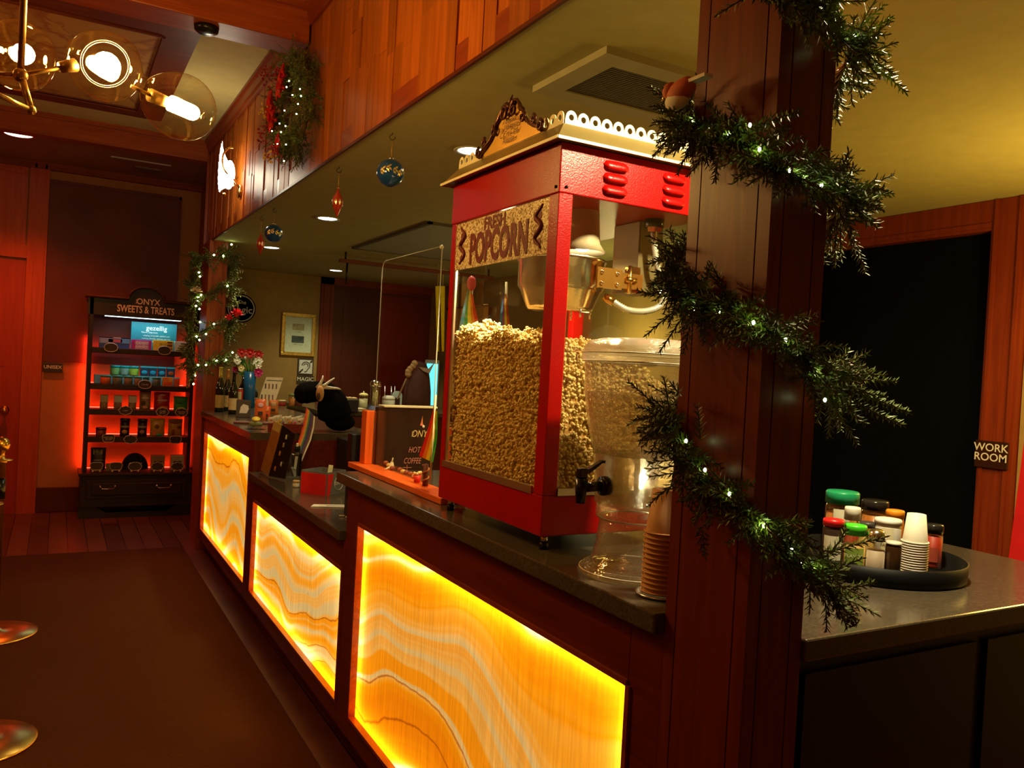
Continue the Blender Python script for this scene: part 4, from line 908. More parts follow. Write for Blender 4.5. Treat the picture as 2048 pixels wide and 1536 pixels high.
# --- four glass ornaments on hooks under the fascia
M_BLUE = mat('blue_glass_ball', (.015, .10, .42), .12, .35, var=.05, coat=.8); M_ORN = mat('red_glass_drop', (.50, .05, .02), .14, .3, var=.05, coat=.8)
def ornament(px, py, hy, kind, label):
    X = 1.07; c = onX(px, py, X); h = onX(px, hy, X); h.z = 2.372; k = mpp(c)
    t = thing('christmas_ornament', label, 'ornament', c, math.atan2(c.x, c.y)*-1, 'ornaments under the fascia')
    hz = 2.372-c.z
    b = B(); b.cyl((0, 0, hz), (0, 0, hz-.008), .0015, n=6); b.tube([(.011*math.sin(a*.5), 0, hz-.018-.011*math.cos(a*.5)*-1) for a in range(-6, 6)][::-1] if False else [(.010*math.cos(a), 0, hz-.018+.010*math.sin(a)) for a in [PI/2+.25*i*1.0 for i in range(0, 21)]], .0014, 6)
    b.obj('hook', M_BLK, t)
    top = .055 if kind == 'ball' else .062
    B().tube([(-.0012, 0, hz-.03), (-.0012, 0, top+.006)], .0007, 4).tube([(.0012, 0, hz-.03), (.0012, 0, top+.006)], .0007, 4).obj('string', M_GOLD, t)
    if kind == 'ball':
        bb = B().ball((0, 0, 0), .052, n=32).obj('bulb', M_BLUE, t)
        b = B()
        for a0, z0 in ((-2.35, -.004), (-1.9, .006), (-1.4, .0), (-1.0, -.006), (-.6, .004)):
            for s_ in (-1, 1):
                for q in (0, 1):
                    a = a0+.16*q; z = z0+.006*q; R_2 = .0526
                    p0 = Vector((math.cos(a)*R_2*math.cos(z/R_2), math.sin(a)*R_2*math.cos(z/R_2), R_2*math.sin(z/R_2)))
                    tg = Vector((-math.sin(a), math.cos(a), 0))*.7+Vector((0, 0, 1))*s_*.7; l_ = .019; w_ = tg.cross(p0).normalized()*.0045
                    m1 = (p0+tg*l_*.5+w_).normalized()*R_2; m2 = (p0+tg*l_*.5-w_).normalized()*R_2; e = (p0+tg*l_).normalized()*R_2
                    b.add([p0, m1, e, m2], [(0, 1, 2, 3)])
        b.obj('leaf_pattern', mat('gold_glitter', (.85, .68, .22), .3, .7, var=.2), t)
        B().lathe([(.010, .050), (.010, .058), (.003, .061)], n=12).obj('cap', M_STEEL, t)
    else:
        B().lathe([(.001, -.068), (.006, -.055), (.013, -.035), (.022, -.015), (.0255, 0), (.024, .014), (.016, .032), (.008, .046), (.005, .058), (.004, .062)], n=24).obj('drop', M_ORN, t)
        b = B()
        for k_ in range(9):
            a = k_*2*PI/9; b.add([(math.cos(a+.0)*.0262, math.sin(a+.0)*.0262, 0), (math.cos(a+.25)*.0235, math.sin(a+.25)*.0235, .016), (math.cos(a+.45)*.0262, math.sin(a+.45)*.0262, .002), (math.cos(a+.25)*.0235, math.sin(a+.25)*.0235, -.015)], [(0, 1, 2, 3)])
        b.obj('star_pattern', mat('silver_glitter', (.85, .78, .6), .3, .7, var=.2), t)
        B().lathe([(.005, .060), (.006, .068), (.002, .070)], n=10).obj('cap', M_BRASS, t)
ornament(781, 346, 265, 'ball', 'larger-looking blue glass ball with gold leaves nearest to the popcorn machine')
ornament(675, 405, 330, 'drop', 'red teardrop ornament hanging between the two blue balls')
ornament(547, 467, 415, 'ball', 'smaller-looking blue ball with gold leaves hanging near the far pillar')
ornament(521, 488, 428, 'drop', 'red teardrop ornament farthest along, half behind the blue ball')

# --- chandelier of blown glass globes
M_GLOBE = glass('amber_blown_glass', (.985, .96, .86), .03, .35, (1, .86, .5)); M_RODB = mat('aged_brass_rod', (.55, .34, .10), .3, .9, var=.1)
M_BULBW = mat('warm_bulb', (1, 1, 1), .3, emit=(1, .60, .17), es=420, var=0)
V = lambda x, y, D: EYE+ray(x, y).normalized()*D
hub = V(41, 150, 2.42)
ch = thing('chandelier', 'brass branching chandelier with blown amber glass globes', 'chandelier', (hub.x, hub.y, 3.16))
C_ = lambda b, n_, m, par=ch: b.obj(n_, m, par, world=True)
b = B(); b.cyl(hub, (hub.x, hub.y, 3.17), .008); b.cyl((hub.x, hub.y, 3.145), (hub.x, hub.y, 3.175), .06, n=24)
b.tube([V(0, 146, 2.45), hub, V(125, 135, 2.45)], .006, 8); b.cyl(hub, V(62, 218, 2.38), .009, .008); b.cyl(V(62, 220, 2.38), V(-20, 182, 2.30), .006); b.ball(V(62, 220, 2.38), .012); b.ball(hub, .017)
b.cyl(V(120, 135, 2.45), V(150, 130, 2.47), .013, .017); b.cyl(V(262, 172, 2.48), V(300, 190, 2.5), .005)
C_(b, 'arms', M_RODB)
def globe(c, r, ax, el, lip, k):
    q = Vector(ax).to_track_quat('Z', 'Y').to_matrix().to_4x4(); q.translation = c
    pr = []
    for i in range(25):
        a = PI*(.10+.84*i/24); pr.append((max(.001, r*math.sin(a)*(1+.04*math.sin(3*a+k))), -r*el*math.cos(a)))
    pr = [(pr[0][0]*1.0, pr[0][1]-.006)]+pr
    if lip: pr += [(pr[-1][0]*1.05, pr[-1][1]+.018), (pr[-1][0]*1.7, pr[-1][1]+.030)]
    else: pr += [(.012, pr[-1][1]-.004), (.001, pr[-1][1]-.018)]
    return B().shell(pr, n=36, M=q)
g1c = V(40, 112, 2.56); gg = C_(globe(g1c, .086, (.2, .3, 1), .98, False, 0), 'glass_globe', M_GLOBE); C_(B().ball(V(47, 108, 2.56), .026), 'bulb', M_BULBW)
g2c = V(210, 132, 2.5); C_(globe(g2c, .088, Vector(V(275, 168, 2.5)-V(150, 118, 2.5)), 1.02, True, 1), 'glass_globe', M_GLOBE)
rg_ = B(); ctr = V(211, 128, 2.42); nrm = (EYE-ctr).normalized(); o1 = nrm.orthogonal().normalized(); o2 = nrm.cross(o1); rg_.tube([ctr+o1*.055*math.cos(a*.2094)+o2*.052*math.sin(a*.2094) for a in range(30)], .0025, 6, True); C_(rg_, 'dimple_ring', M_GLOBE)
C_(B().ball(V(213, 131, 2.5), .034, 1, .7, 1), 'bulb', M_BULBW)
g3c = V(358, 212, 2.55); C_(globe(g3c, .088, Vector(V(400, 232, 2.6)-V(310, 195, 2.5)), 1.22, False, 2), 'glass_globe', M_GLOBE)
b = B(); b.cyl(V(300, 190, 2.5), V(336, 205, 2.53), .018, .015, 16); C_(b, 'socket', M_RODB)
b = B(); p0, p1 = V(340, 206, 2.53), V(384, 225, 2.56); b.cyl(p0, p1, .021, .021, 16); b.ball(p1, .021); C_(b, 'bulb', M_BULBW)
g4c = V(-14, 95, 2.7); C_(globe(g4c, .07, (1, 0, .4), 1, False, 3), 'glass_globe', M_GLOBE)

# --- recessed lamps, vents and small ceiling fittings
M_LENS = mat('lit_lens', (1, 1, 1), .3, emit=(1, .96, .80), es=14, var=0); M_LENSR = mat('lit_red_lens', (1, .5, .4), .3, emit=(1, .55, .36), es=9, var=0); M_TRIMW = mat('white_trim_ring', (.6, .58, .5), .5, var=0)
labs = ['recessed ceiling light beside the middle red ornament', 'recessed ceiling light just beyond the farthest blue ball', 'small recessed ceiling light left of the curtain track', 'recessed ceiling light over the back bar behind the clear screen', 'recessed ceiling light showing behind the crest of the popcorn machine', 'recessed ceiling light above the counter behind the near pillar']
for (x, y), lb in zip(CANS, labs):
    t = thing('recessed_light', lb, 'ceiling light', (x, y, 2.372), 0, 'recessed bar ceiling lights')
    B().shell([(.058, 0), (.074, -.002), (.074, -.008), (.058, -.004), (.054, 0)], n=28).obj('trim_ring', M_TRIMW, t)
    B().lathe([(.001, -.003), (.055, -.003), (.055, -.001), (.001, -.001)], n=28).obj('lens', M_LENS, t)
t = thing('recessed_light', 'red-rimmed recessed ceiling light in the far hall', 'ceiling light', (-.325, 7.43, 3.12))
B().shell([(.095, 0), (.115, -.003), (.115, -.008), (.095, -.005)], n=28).obj('trim_ring', mat('red_lit_ring', (.8, .1, .06), .5, var=0), t); B().lathe([(.001, -.005), (.096, -.005), (.096, -.001), (.001, -.001)], n=28).obj('lens', M_LENSR, t)
b = B(); b.box(.33, .80, 7.70, 7.73, 3.112, 3.121); tag(b.obj('slot_vent', M_TRIMW), 'thin pale slot vent in the far hall ceiling', 'vent')
b = B(); b.bbox(.53, .75, 7.95, 8.15, 3.108, 3.121, .003); tag(b.obj('ceiling_grille', mat('grey_grille', (.22, .14, .08), .6, var=.1)), 'square grille in the far hall ceiling beside the slot vent', 'vent')
t = thing('smoke_detector', 'dark round smoke detector under the nearer ceiling beam', 'smoke detector', (.54, 4.02, 3.0)); B().lathe([(.001, -.03), (.038, -.03), (.052, -.02), (.055, 0)], n=28).obj('body', M_BLK, t)
t = thing('air_vent', 'square ceiling vent with dark louvres above the popcorn machine', 'vent', (1.42, 2.0, 2.372)); vx0, vx1, vy0, vy1 = 1.235, 1.86, 1.80, 2.185
b = B(); z0, z1 = 2.352, 2.372
for a in ((vx0, vx1, vy0, vy0+.07), (vx0, vx1, vy1-.07, vy1), (vx0, vx0+.07, vy0+.07, vy1-.07), (vx1-.07, vx1, vy0+.07, vy1-.07)): b.box(a[0], a[1], a[2], a[3], z0, z1)
b.obj('frame', mat('vent_frame_paint', (.40, .37, .22), .7, var=.05), t, world=True)
b = B(); y = vy0+.07
while y < vy1-.07: b.box(vx0+.07, vx1-.07, y, y+.004, 2.356, 2.371); y += .012
b.box(vx0+.07, vx1-.07, vy0+.07, vy1-.07, 2.3695, 2.3715); b.obj('louvres', mat('dark_grille', (.10, .075, .035), .6, var=.1), t, world=True)
t = thing('ceiling_hatch', 'large framed access hatch in the bar ceiling behind the clear screen', 'hatch', (2.4, 5.3, 2.372)); b = B()
for a in ((1.92, 3.0, 4.57, 4.595), (1.92, 3.0, 6.02, 6.045), (1.92, 1.945, 4.57, 6.04), (2.98, 3.0, 4.57, 6.04)): b.box(a[0], a[1], a[2], a[3], 2.358, 2.372)
b.obj('edge', mat('hatch_edge', (.10, .09, .06), .6, var=.1), t, world=True); B().box(1.945, 2.98, 4.595, 6.02, 2.364, 2.3715).obj('panel', mat('hatch_panel', (.34, .35, .27), .8, var=.05), t, world=True)
t = thing('curtain_track', 'brown ceiling track on drop rods in front of the dark bar door', 'rail', (2.3, 6.4, 2.372)); b = B()
b.bbox(1.92, 3.3, 6.33, 6.37, 2.285, 2.315, .006); b.obj('rail', wood('track_wood', (.14, .03, .01), (.2, .05, .015), .4, 'X'), t, world=True)
b = B(); [b.cyl((x, 6.35, 2.315), (x, 6.35, 2.372), .008) for x in (1.97, 3.25)]; b.cyl((1.985, 6.35, 2.285), (1.985, 6.35, 2.12), .008); b.obj('drop_rod', M_BLK, t, world=True)
# ================================================================== things on the bar
def M(c, rough=.5, metal=0, var=.08, emit=None, es=1):
    nm = 'paint_%02x%02x%02x_%d_%d' % (int(c[0]*255), int(c[1]*255), int(c[2]*255), int(rough*10), int(metal*10))
    return mat(nm, c, rough, metal, var=var, vscale=40, emit=emit, es=es)
M_CLR = glass('clear_glass', (.92, .94, .90), .03, .45, (1, .97, .9))
def at(px, py, z): return onZ(px, py, z)
def face_eye(P): return math.atan2(-P.x, P.y)      # rotation so that local -Y looks at the camera

# --- tray with seasoning jars on the right wing
TX, TY, TR = 1.740, 1.285, .198
q = tag(B().lathe([(.001, 0), (TR, 0), (TR+.004, .004), (TR+.005, .042), (TR, .042), (TR-.002, .006), (.001, .006)], (TX, TY, 1.0705), 56).obj('serving_tray', mat('tray_black', (.004, .004, .004), .5, spec=.2)), 'round black rimmed tray holding seasoning jars and white cups', 'tray')
ZT = 1.077
def px_loc(px, py, z=ZT): return onZ(px, py, z)
def jar(name, lab, cat, x, y, z, r, h, body, lid, lidh, lr=1.03, label=None, lcol=(.8, .78, .6), txt=None, fill=None, dome=False, grp=None, n=28):
    t = thing(name, lab, cat, (x, y, z), face_eye(Vector((x, y, 0))), grp); hb = h-lidh
    B().lathe([(r*.92, 0), (r, .003), (r, hb*.9), (r*.90, hb), (r*.88, hb)], n=n).obj('body', body, t)
    if fill: B().lathe([(r*.9, .003), (r*.93, .006), (r*.93, hb*fill[1]), (.001, hb*fill[1]+.001)], n=n).obj('contents', fill[0], t)
    pr = [(r*lr, hb-.001), (r*lr, h-.004), (r*lr*.93, h), (.001, h)] if not dome else [(r*lr, hb-.001), (r*lr, hb+lidh*.45), (r*lr*.8, hb+lidh*.8), (r*lr*.45, h), (.001, h+.001)]
    B().lathe(pr, n=n).obj('lid', lid, t)
    if label:
        b = B(); z0, z1 = hb*label[0], hb*label[1]; k = 14; w0 = label[2] if len(label) > 2 else .9
        vs = [((r+.0008)*math.cos(-PI/2+w0*(2*i/k-1)), (r+.0008)*math.sin(-PI/2+w0*(2*i/k-1)), zz) for i in range(k+1) for zz in (z0, z1)]
        b.add(vs, [(2*i, 2*i+2, 2*i+3, 2*i+1) for i in range(k)], True); lb = b.obj('label', M(lcol), t)
        if txt:
            tb_ = B(); text(tb_, txt[0], (0, 0, 0), (1, 0, 0), (0, 1, 0), txt[1], 0, .01)
            tb_.v = [((r+.0014)*math.cos(-PI/2+v[0]/r), (r+.0014)*math.sin(-PI/2+v[0]/r), (z0+z1)/2+v[1]) for v in tb_.v]
            tb_.obj('lettering', M(txt[2] if len(txt) > 2 else (.05, .05, .05)), lb)
    return t
AMB = M((.55, .18, .03), .35); YEL = M((.75, .45, .12), .5); RDF = M((.50, .03, .01), .5)
TJ = [  # px centre, py top, width px, Y plane, height, body, lid, lid height, label...
 ('jar', 'big seasoning jar with a dark green lid at the back of the tray', 1686, 982, 62, 1.42, .118, M_CLR, M((.01, .30, .12), .35), .030, dict(fill=(AMB, .8), label=(.45, .9, .5))),
 ('jar', 'wide seasoning jar with black lid and amber contents behind the white tub', 1751, 1000, 50, 1.43, .108, M_CLR, M((.02, .018, .015), .2), .024, dict(fill=(AMB, .85))),
 ('canister', 'orange topped canister just left of the white cup stack', 1791, 1020, 34, 1.35, .100, M((.70, .22, .01)), M((.85, .30, .01)), .018, {}),
 ('shaker', 'small shaker with white printed lid in front of the green lidded jar', 1706, 1014, 30, 1.33, .094, M_CLR, M((.82, .80, .68)), .030, dict(fill=(RDF, .9), label=None)),
 ('jar', 'dark jar with a red snap lid at the left edge of the tray', 1668, 1038, 40, 1.27, .090, M((.05, .03, .02), .3), M((.70, .01, .01), .35), .014, dict(label=(.3, .8))),
 ('jar', 'short jar with dark grey lid between the white tub and green lid', 1736, 1044, 30, 1.335, .080, M_CLR, M((.05, .045, .04), .4), .012, dict(fill=(YEL, .8))),
 ('tub', 'plain white tub with a printed facts label on the tray', 1777, 1037, 50, 1.30, .094, M((.72, .70, .62)), M((.78, .76, .70)), .012, dict(label=(.05, .92, .45), lcol=(.8, .74, .5), txt=('FACTS', .010))),
 ('jar', 'seasoning jar with bright lime green lid at the front of the tray', 1712, 1049, 42, 1.235, .098, M_CLR, M((.06, .62, .02), .35), .022, dict(fill=(YEL, .75), label=(.30, .70), lcol=(.25, .38, .06), txt=('FLAVOR', .011, (.85, .9, .6)))),
 ('salt_shaker', 'glass shaker with domed steel top at the front of the tray', 1754, 1058, 36, 1.185, .092, M_CLR, M_CHROME, .024, dict(fill=(M((.72, .55, .42)), .75), dome=True)),
 ('jar', 'tall slim dark jar standing just left of the white cups', 1788, 1083, 30, 1.165, .074, M((.06, .028, .01), .15), M((.62, .60, .5), .4), .004, {}),
 ('jar', 'dark red seasoning jar with black lid right of the white cups', 1869, 1048, 34, 1.225, .108, M_CLR, M((.02, .018, .016), .2), .020, dict(fill=(RDF, .9), label=(.2, .6, .6), lcol=(.35, .06, .03)))]
for nm, lb, cx, top, wpx, yp, h, bo, li, lh, kw in TJ:
    P_ = onY(cx, top, yp); k = mpp(P_); jar(nm, lb, 'jar' if nm in ('jar', 'tub', 'canister') else 'shaker', P_.x, yp, ZT, wpx*k/2, max(.05, P_.z-ZT), bo, li, lh, **kw)
P_ = onY(1829, 1136, 1.16); cup_stack(onY(1829, 1100, 1.165).x, 1.165, ZT, 16, M_CUPW, 'white paper cup nested upside down in the stack on the black tray', 'white paper cup standing topmost on the tray stack', 'white paper cups on the tray', .74, .0075)

# --- door sign, wall signs and picture
def wallsign(name, lab, x0, x1, z0, z1, y, bg, items, cat='sign', rim=None):
    t = thing(name, lab, cat, ((x0+x1)/2, y, z0)); B().bbox(x0, x1, y-.008, y, z0, z1, .002).obj('plate', bg, t, world=True)
    b = B(); cx = (x0+x1)/2
    for (s, dz, sz, *r) in items: text(b, s, (cx+(r[0] if r else 0), y-.0085, z0+dz), *FY, sz, .0005, .012)
    b.obj('lettering', M((.82, .80, .72)), t, world=True); return t
t = thing('room_sign', 'dark sign reading WORK ROOM on the wooden casing at the right', 'sign', (3.573, 2.082, 1.2))
B().bbox(3.564, 3.574, 2.012, 2.155, 1.19, 1.308, .002).obj('plate', M((.035, .010, .005), .3), t, world=True)
b = B(); text(b, 'WORK', (3.5635, 2.085, 1.278), *FX, .048, .0005, .01); text(b, 'ROOM', (3.5635, 2.085, 1.236), *FX, .048, .0005, .01); b.obj('lettering', M((.80, .78, .66)), t, world=True)
wallsign('restroom_sign', 'small dark sign reading UNISEX on the tan wall by the hall door', -.105, .052, 1.265, 1.345, 8.418, M((.03, .008, .005), .3), [('UNISEX', .046, .042)])
wallsign('magic_plaque', 'small black plaque reading MAGIC below the ear symbol sign', 2.165, 2.345, 1.250, 1.335, 8.44, M((.012, .015, .01), .3), [('MAGIC', .048, .056)])
t = thing('round_sign', 'round black sign reading The Magic with a white ring', 'sign', (1.578, 8.44, 1.975))
q = Matrix.Translation((1.578, 8.44, 1.975)) @ Matrix.Rotation(PI/2, 4, 'X')
B().lathe([(.001, 0), (.142, 0), (.142, .016), (.001, .016)], n=48, M=q).obj('disc', M((.01, .008, .007), .3), t, world=True)
B().lathe([(.120, .016), (.130, .016), (.130, .019), (.120, .019), (.120, .016)], n=48, M=q).obj('ring', M((.80, .78, .72)), t, world=True)
b = B(); text(b, 'M', (1.512, 8.423, 1.985), *FY, .125, .0005, .006); text(b, 'agic', (1.615, 8.423, 1.960), *FY, .098, .0005, .006); text(b, 'The', (1.585, 8.423, 2.035), *FY, .052, .0005, .006); b.obj('lettering', M((.82, .80, .74)), t, world=True)
# hearing loop symbol
t = thing('ear_symbol_sign', 'black framed white sign with a hearing loop ear symbol', 'sign', (2.25, 8.44, 1.35))
B().bbox(2.168, 2.332, 8.428, 8.44, 1.345, 1.512, .002).obj('frame', M((.02, .012, .01), .3), t, world=True); B().box(2.182, 2.320, 8.4255, 8.429, 1.358, 1.498).obj('face', M((.72, .80, .78)), t, world=True)
b = B(); cx, cz = 2.252, 1.44
b.tube([(cx+.040*math.cos(a), 8.4245, cz+.038*math.sin(a)) for a in [PI*1.0-PI*1.25*i/14 for i in range(15)]]+[(cx+.018, 8.4245, cz-.040), (cx+.006, 8.4245, cz-.062), (cx-.014, 8.4245, cz-.064)], .0042, 5)
b.tube([(cx+.022*math.cos(a), 8.4245, cz+.020*math.sin(a)) for a in [PI*1.0-PI*1.2*i/12 for i in range(13)]], .0038, 5)
b.tube([(cx-.066, 8.4245, 1.366), (cx-.030, 8.4245, 1.402)], .008, 4); b.tube([(cx+.044, 8.4245, 1.474), (cx+.064, 8.4245, 1.494)], .008, 4); b.obj('ear_symbol', M((.01, .012, .012)), t, world=True)
t = thing('picture_frame', 'gilt framed certificate with two small pictures on the olive wall', 'picture', (2.158, 8.44, 1.53)); x0, x1, z0, z1 = 1.983, 2.333, 1.535, 1.975
b = B()
for a in ((x0, x1, z0, z0+.035), (x0, x1, z1-.035, z1), (x0, x0+.035, z0+.03, z1-.03), (x1-.035, x1, z0+.03, z1-.03)): b.bbox(a[0], a[1], 8.415, 8.44, a[2], a[3], .006)
for a in ((x0+.03, x1-.03, z0+.03, z0+.037), (x0+.03, x1-.03, z1-.037, z1-.03), (x0+.03, x0+.037, z0+.03, z1-.03), (x1-.037, x1-.03, z0+.03, z1-.03)): b.box(a[0], a[1], 8.41, 8.43, a[2], a[3])
b.obj('frame', mat('gilt_wood', (.42, .28, .06), .35, .6, var=.3, vscale=60), t, world=True); B().box(x0+.03, x1-.03, 8.43, 8.438, z0+.03, z1-.03).obj('mat_board', M((.66, .82, .62)), t, world=True)
B().box(2.095, 2.215, 8.427, 8.431, 1.80, 1.865).obj('upper_picture', M((.40, .42, .22), var=.3), t, world=True); B().box(2.093, 2.218, 8.427, 8.431, 1.67, 1.74).obj('lower_picture', M((.05, .09, .09), var=.5), t, world=True)
b = B(); text(b, 'CLUB', (2.158, 8.4285, 1.782), *FY, .018, .0005); text(b, 'SHOP  CLUB', (2.158, 8.4285, 1.652), *FY, .018, .0005); b.obj('caption', M((.2, .25, .2)), t, world=True)

# --- back bar along the rear wall
b = B(); b.bbox(2.0, 3.58, 6.95, 8.30, 1.03, 1.07, .004); tag(b.obj('countertop', M_STONE), 'back bar worktop near the dark door with straws and jars', 'countertop')
b = B(); b.box(2.04, 3.52, 7.0, 8.28, .0, 1.03); [b.box(2.06+.5*i, 2.50+.5*i, 6.99, 7.0, .1, .95) for i in range(3)]; tag(b.obj('back_cabinet', W_DARKY), 'dark wooden back bar cabinet near the dark door', 'cabinet')
G = 1.07
def itm(px, py, z=G): P_ = at(px, py, z); return P_, mpp(P_)
P_, k = itm(726, 816); jar('squeeze_bottle', 'pale squeeze bottle with yellow cap on the back bar', 'bottle', P_.x, P_.y, G, 9*k, 30*k, M_CLR, M((.75, .72, .30)), 5*k, 1, fill=(M((.75, .75, .5)), .75), dome=True)
B().cyl((0, 0, 29*k), (0, 0, 34*k), .012, .003).obj('nozzle', M((.75, .72, .3)), bpy.data.objects['squeeze_bottle'])
P_, k = itm(749, 816)
t = thing('straw_dispenser', 'tall glass straw dispenser with domed chrome lid on the back bar', 'dispenser', P_); h = 58*k
B().shell([(.045, 0), (.052, .004), (.052, h*.74), (.046, h*.74)], n=28).obj('glass', M_CLR, t)
B().lathe([(.056, h*.74), (.058, h*.80), (.052, h*.90), (.035, h*.97), (.001, h)], n=28).obj('lid', M_CHROME, t)
b = B()
for i in range(26):
    a = i*2.4; r_ = .038*math.sqrt((i+1)/26); b.cyl((r_*math.cos(a), r_*math.sin(a), .004), (r_*math.cos(a+1.6)*.9, r_*math.sin(a+1.6)*.9, h*.72), .0035, n=5)
b.obj('straws', M((.80, .72, .30)), t); B().lathe([(.05, 0), (.06, 0), (.056, .02), (.05, .022)], n=28).obj('base', M_CHROME, t)
P_, k = itm(776, 817); jar('sugar_shaker', 'rounded white caddy with steel bars on the back bar', 'shaker', P_.x, P_.y, G, 13*k, 26*k, M((.68, .74, .68)), M((.72, .76, .7)), 8*k, 1, dome=True)
P_, k = itm(793, 815); 
t = thing('napkin_holder', 'arched pale blue napkin holder with dark opening on the back bar', 'napkin holder', P_, face_eye(P_)); b = B(); w_, h = 10*k, 33*k
po = [(-w_, 0), (w_, 0)]+[(w_*math.cos(a), h-w_*.8+w_*.8*math.sin(a)) for a in [PI*i/10 for i in range(11)]]; b.plate(po, (0, .03, 0), (1, 0, 0), (0, 0, 1), .06); b.obj('shell', M((.45, .62, .62)), t)
B().box(-w_*.6, w_*.6, -.034, -.029, .01, h*.6).obj('opening', M((.01, .012, .012)), t)
for x_ in (768, 781, 788):
    P_, k = itm(x_, 814); tag(B().cyl(P_, P_+Vector((0, 0, 42*k)), .006, n=8).obj('steel_rod', M_STEEL), 'thin upright steel rod among the holders on the back bar', 'rod', 'steel rods on the back bar')
P_, k = itm(833, 817)
t = thing('covered_dispenser', 'dark hooded drink dispenser with tan ruffle and black peak on the back bar', 'dispenser', P_, face_eye(P_))
B().lathe([(.13, 0), (.14, .02), (.135, .18), (.12, .30), (.10, .40), (.07, .46), (.001, .48)], n=28).obj('hood', mat('dark_cloth', (.035, .015, .010), .8, var=.3), t)
b = B(); [b.ball((-.10-.012*math.sin(i*1.3)+.03*i*.4, -.09, .34+.028*i), .034, 1, .7, 1, 10) for i in range(5)]; b.obj('ruffle', M((.32, .20, .08)), t)
b = B(); b.plate([(.0, .42), (.10, .41), (.16, .48), (.11, .36), (.05, .38)], (0, -.10, 0), (1, 0, 0), (0, 0, 1), .01); b.obj('peak', M((.25, .2, .15)), t)
b = B(); b.box(-.22, -.205, -.1, -.09, .02, .24, Matrix.Rotation(.35, 4, 'Y')); b.obj('handle', M_STEEL, t)
P_ = Vector((3.42, 7.86, G)); k = mpp(P_)
t = thing('lit_drink_tower', 'glowing pale blue drink tower on the back bar beside the popcorn machine', 'drink tower', P_, face_eye(P_))
B().bbox(-.075, .075, -.06, .06, 0, .50, .01).obj('housing', M((.35, .40, .38), .3), t); B().box(-.055, .06, -.066, -.058, .03, .46).obj('lit_front', mat('cyan_screen', (.2, .8, .9), .3, emit=(.10, .75, .85), es=1.6, var=.1), t)
b = B(); b.bbox(-.16, .16, -.10, .10, 0, .012, .003); P_ = itm(815, 818)[0]
for lb, x_, y_ in (('loose pale paper sheets lying on the back bar in front of the dark hood', 812, 820), ('folded white napkin lying left of the squeeze bottle', 704, 818)):
    P_, k = itm(x_, y_); tag(B().bbox(P_.x-.11, P_.x+.11, P_.y-.07, P_.y+.07, G+.001, G+.010, .002).obj('paper_stack', M((.68, .62, .42))), lb, 'paper')
P_, k = itm(690, 823)
t = thing('bread_box', 'black box with crumpled tan paper bag on top, behind the black figure', 'box', P_, face_eye(P_)); B().bbox(-.11, .11, -.10, .10, 0, .11, .006).obj('box', M((.008, .007, .007), .4), t)
b = B(); [b.ball((-.07+.035*i, -.02+.01*(i % 2), .118), .026, 1.2, 1, .5, 8) for i in range(5)]; b.obj('paper_bag', M((.60, .45, .22)), t)

# --- sneeze guard on an orange wooden stand (near counter)
M_ORW = wood('orange_stained_wood', (.62, .085, .010), (.80, .15, .016), .35, 'Y')
t = thing('sneeze_guard', 'tall clear acrylic screen in an orange wooden stand on the near counter', 'screen', (1.13, 2.8, 1.07))
B().bbox(1.062, 1.150, 2.32, 3.25, 1.0705, 1.092, .003).obj('base_board', M_ORW, t, world=True)
for y_ in (3.19, 2.365):
    b = B(); b.bbox(1.100, 1.134, y_-.03, y_+.03, 1.092, 1.308, .003); b.bbox(1.141, 1.150, y_-.03, y_+.03, 1.092, 1.308, .003); b.obj('post', wood('orange_post_wood', (.62, .085, .010), (.80, .15, .016), .35, 'Z'), t, world=True)
po = [(2.586, 1.092), (3.177, 1.092), (3.177, 1.875)]+[(3.137+.04*math.cos(a), 1.875+.04*math.sin(a)) for a in (PI/8, PI/4, 3*PI/8, PI/2)]+[(2.586, 1.915)]
b = B(); b.plate([(-y, z) for y, z in po][::-1], (1.1375, 0, 0), (0, -1, 0), (0, 0, 1), -.005); b.obj('acrylic_sheet', glass('screen_acrylic', (.97, .98, .97), .01, .0, rmax=.15), t, world=True)
ed = mat('acrylic_edge', (.55, .58, .52), .15, var=0, trans=.2)
b = B(); pts = [(1.14, y, z) for y, z in po[1:]]; b.tube(pts, .0018, 5); b.tube([(1.14, 2.586, 1.915), (1.14, 2.586, 1.10)], .0022, 5); b.obj('polished_edge', ed, t, world=True)
B().ball((1.14, 2.592, 1.912), .008, n=10).obj('corner_bead', M((.8, .85, .8), .2), t, world=True)  # small pale bead at the top corner of the sheet
# chalkboard box
t = thing('chalkboard', 'dark board chalked THE ONYX HOT COFFEE behind the clear screen', 'board', (1.25, 3.15, .85))
x0, x1 = onY(757, 815, 3.14).x, onY(868, 825, 3.14).x+.012
B().bbox(x0, x1, 3.14, 3.18, .8505, 1.325, .003).obj('board', mat('chalkboard_black', (.026, .015, .009), .7, var=.25, spec=.12), t, world=True)
def tz(px, py): return onY(px, py, 3.138)
b = B(); p = tz(843, 868); text(b, 'ONYX', p, *FY, .040, .001, .006, sx=.8, shear=.25); p2 = tz(826, 868); text(b, 'THE', p2, (0, 0, 1), (-1, 0, 0), .014, .001, .004); b.obj('logo_lettering', M((.72, .52, .22)), t, world=True)
b = B(); text(b, 'HOT', tz(828, 900), *FY, .034, .001, .002, sx=.7, shear=.3); text(b, 'COFFEE', tz(824, 922), *FY, .034, .001, .002, sx=.65, shear=.3); p = tz(815, 935); b.box(p.x-.02, p.x+.018, 3.137, 3.1385, p.z-.001, p.z+.001); b.box(p.x-.003, p.x-.001, 3.137, 3.1385, p.z-.014, p.z+.012); b.obj('chalk_lettering', M((.62, .22, .18)), t, world=True)
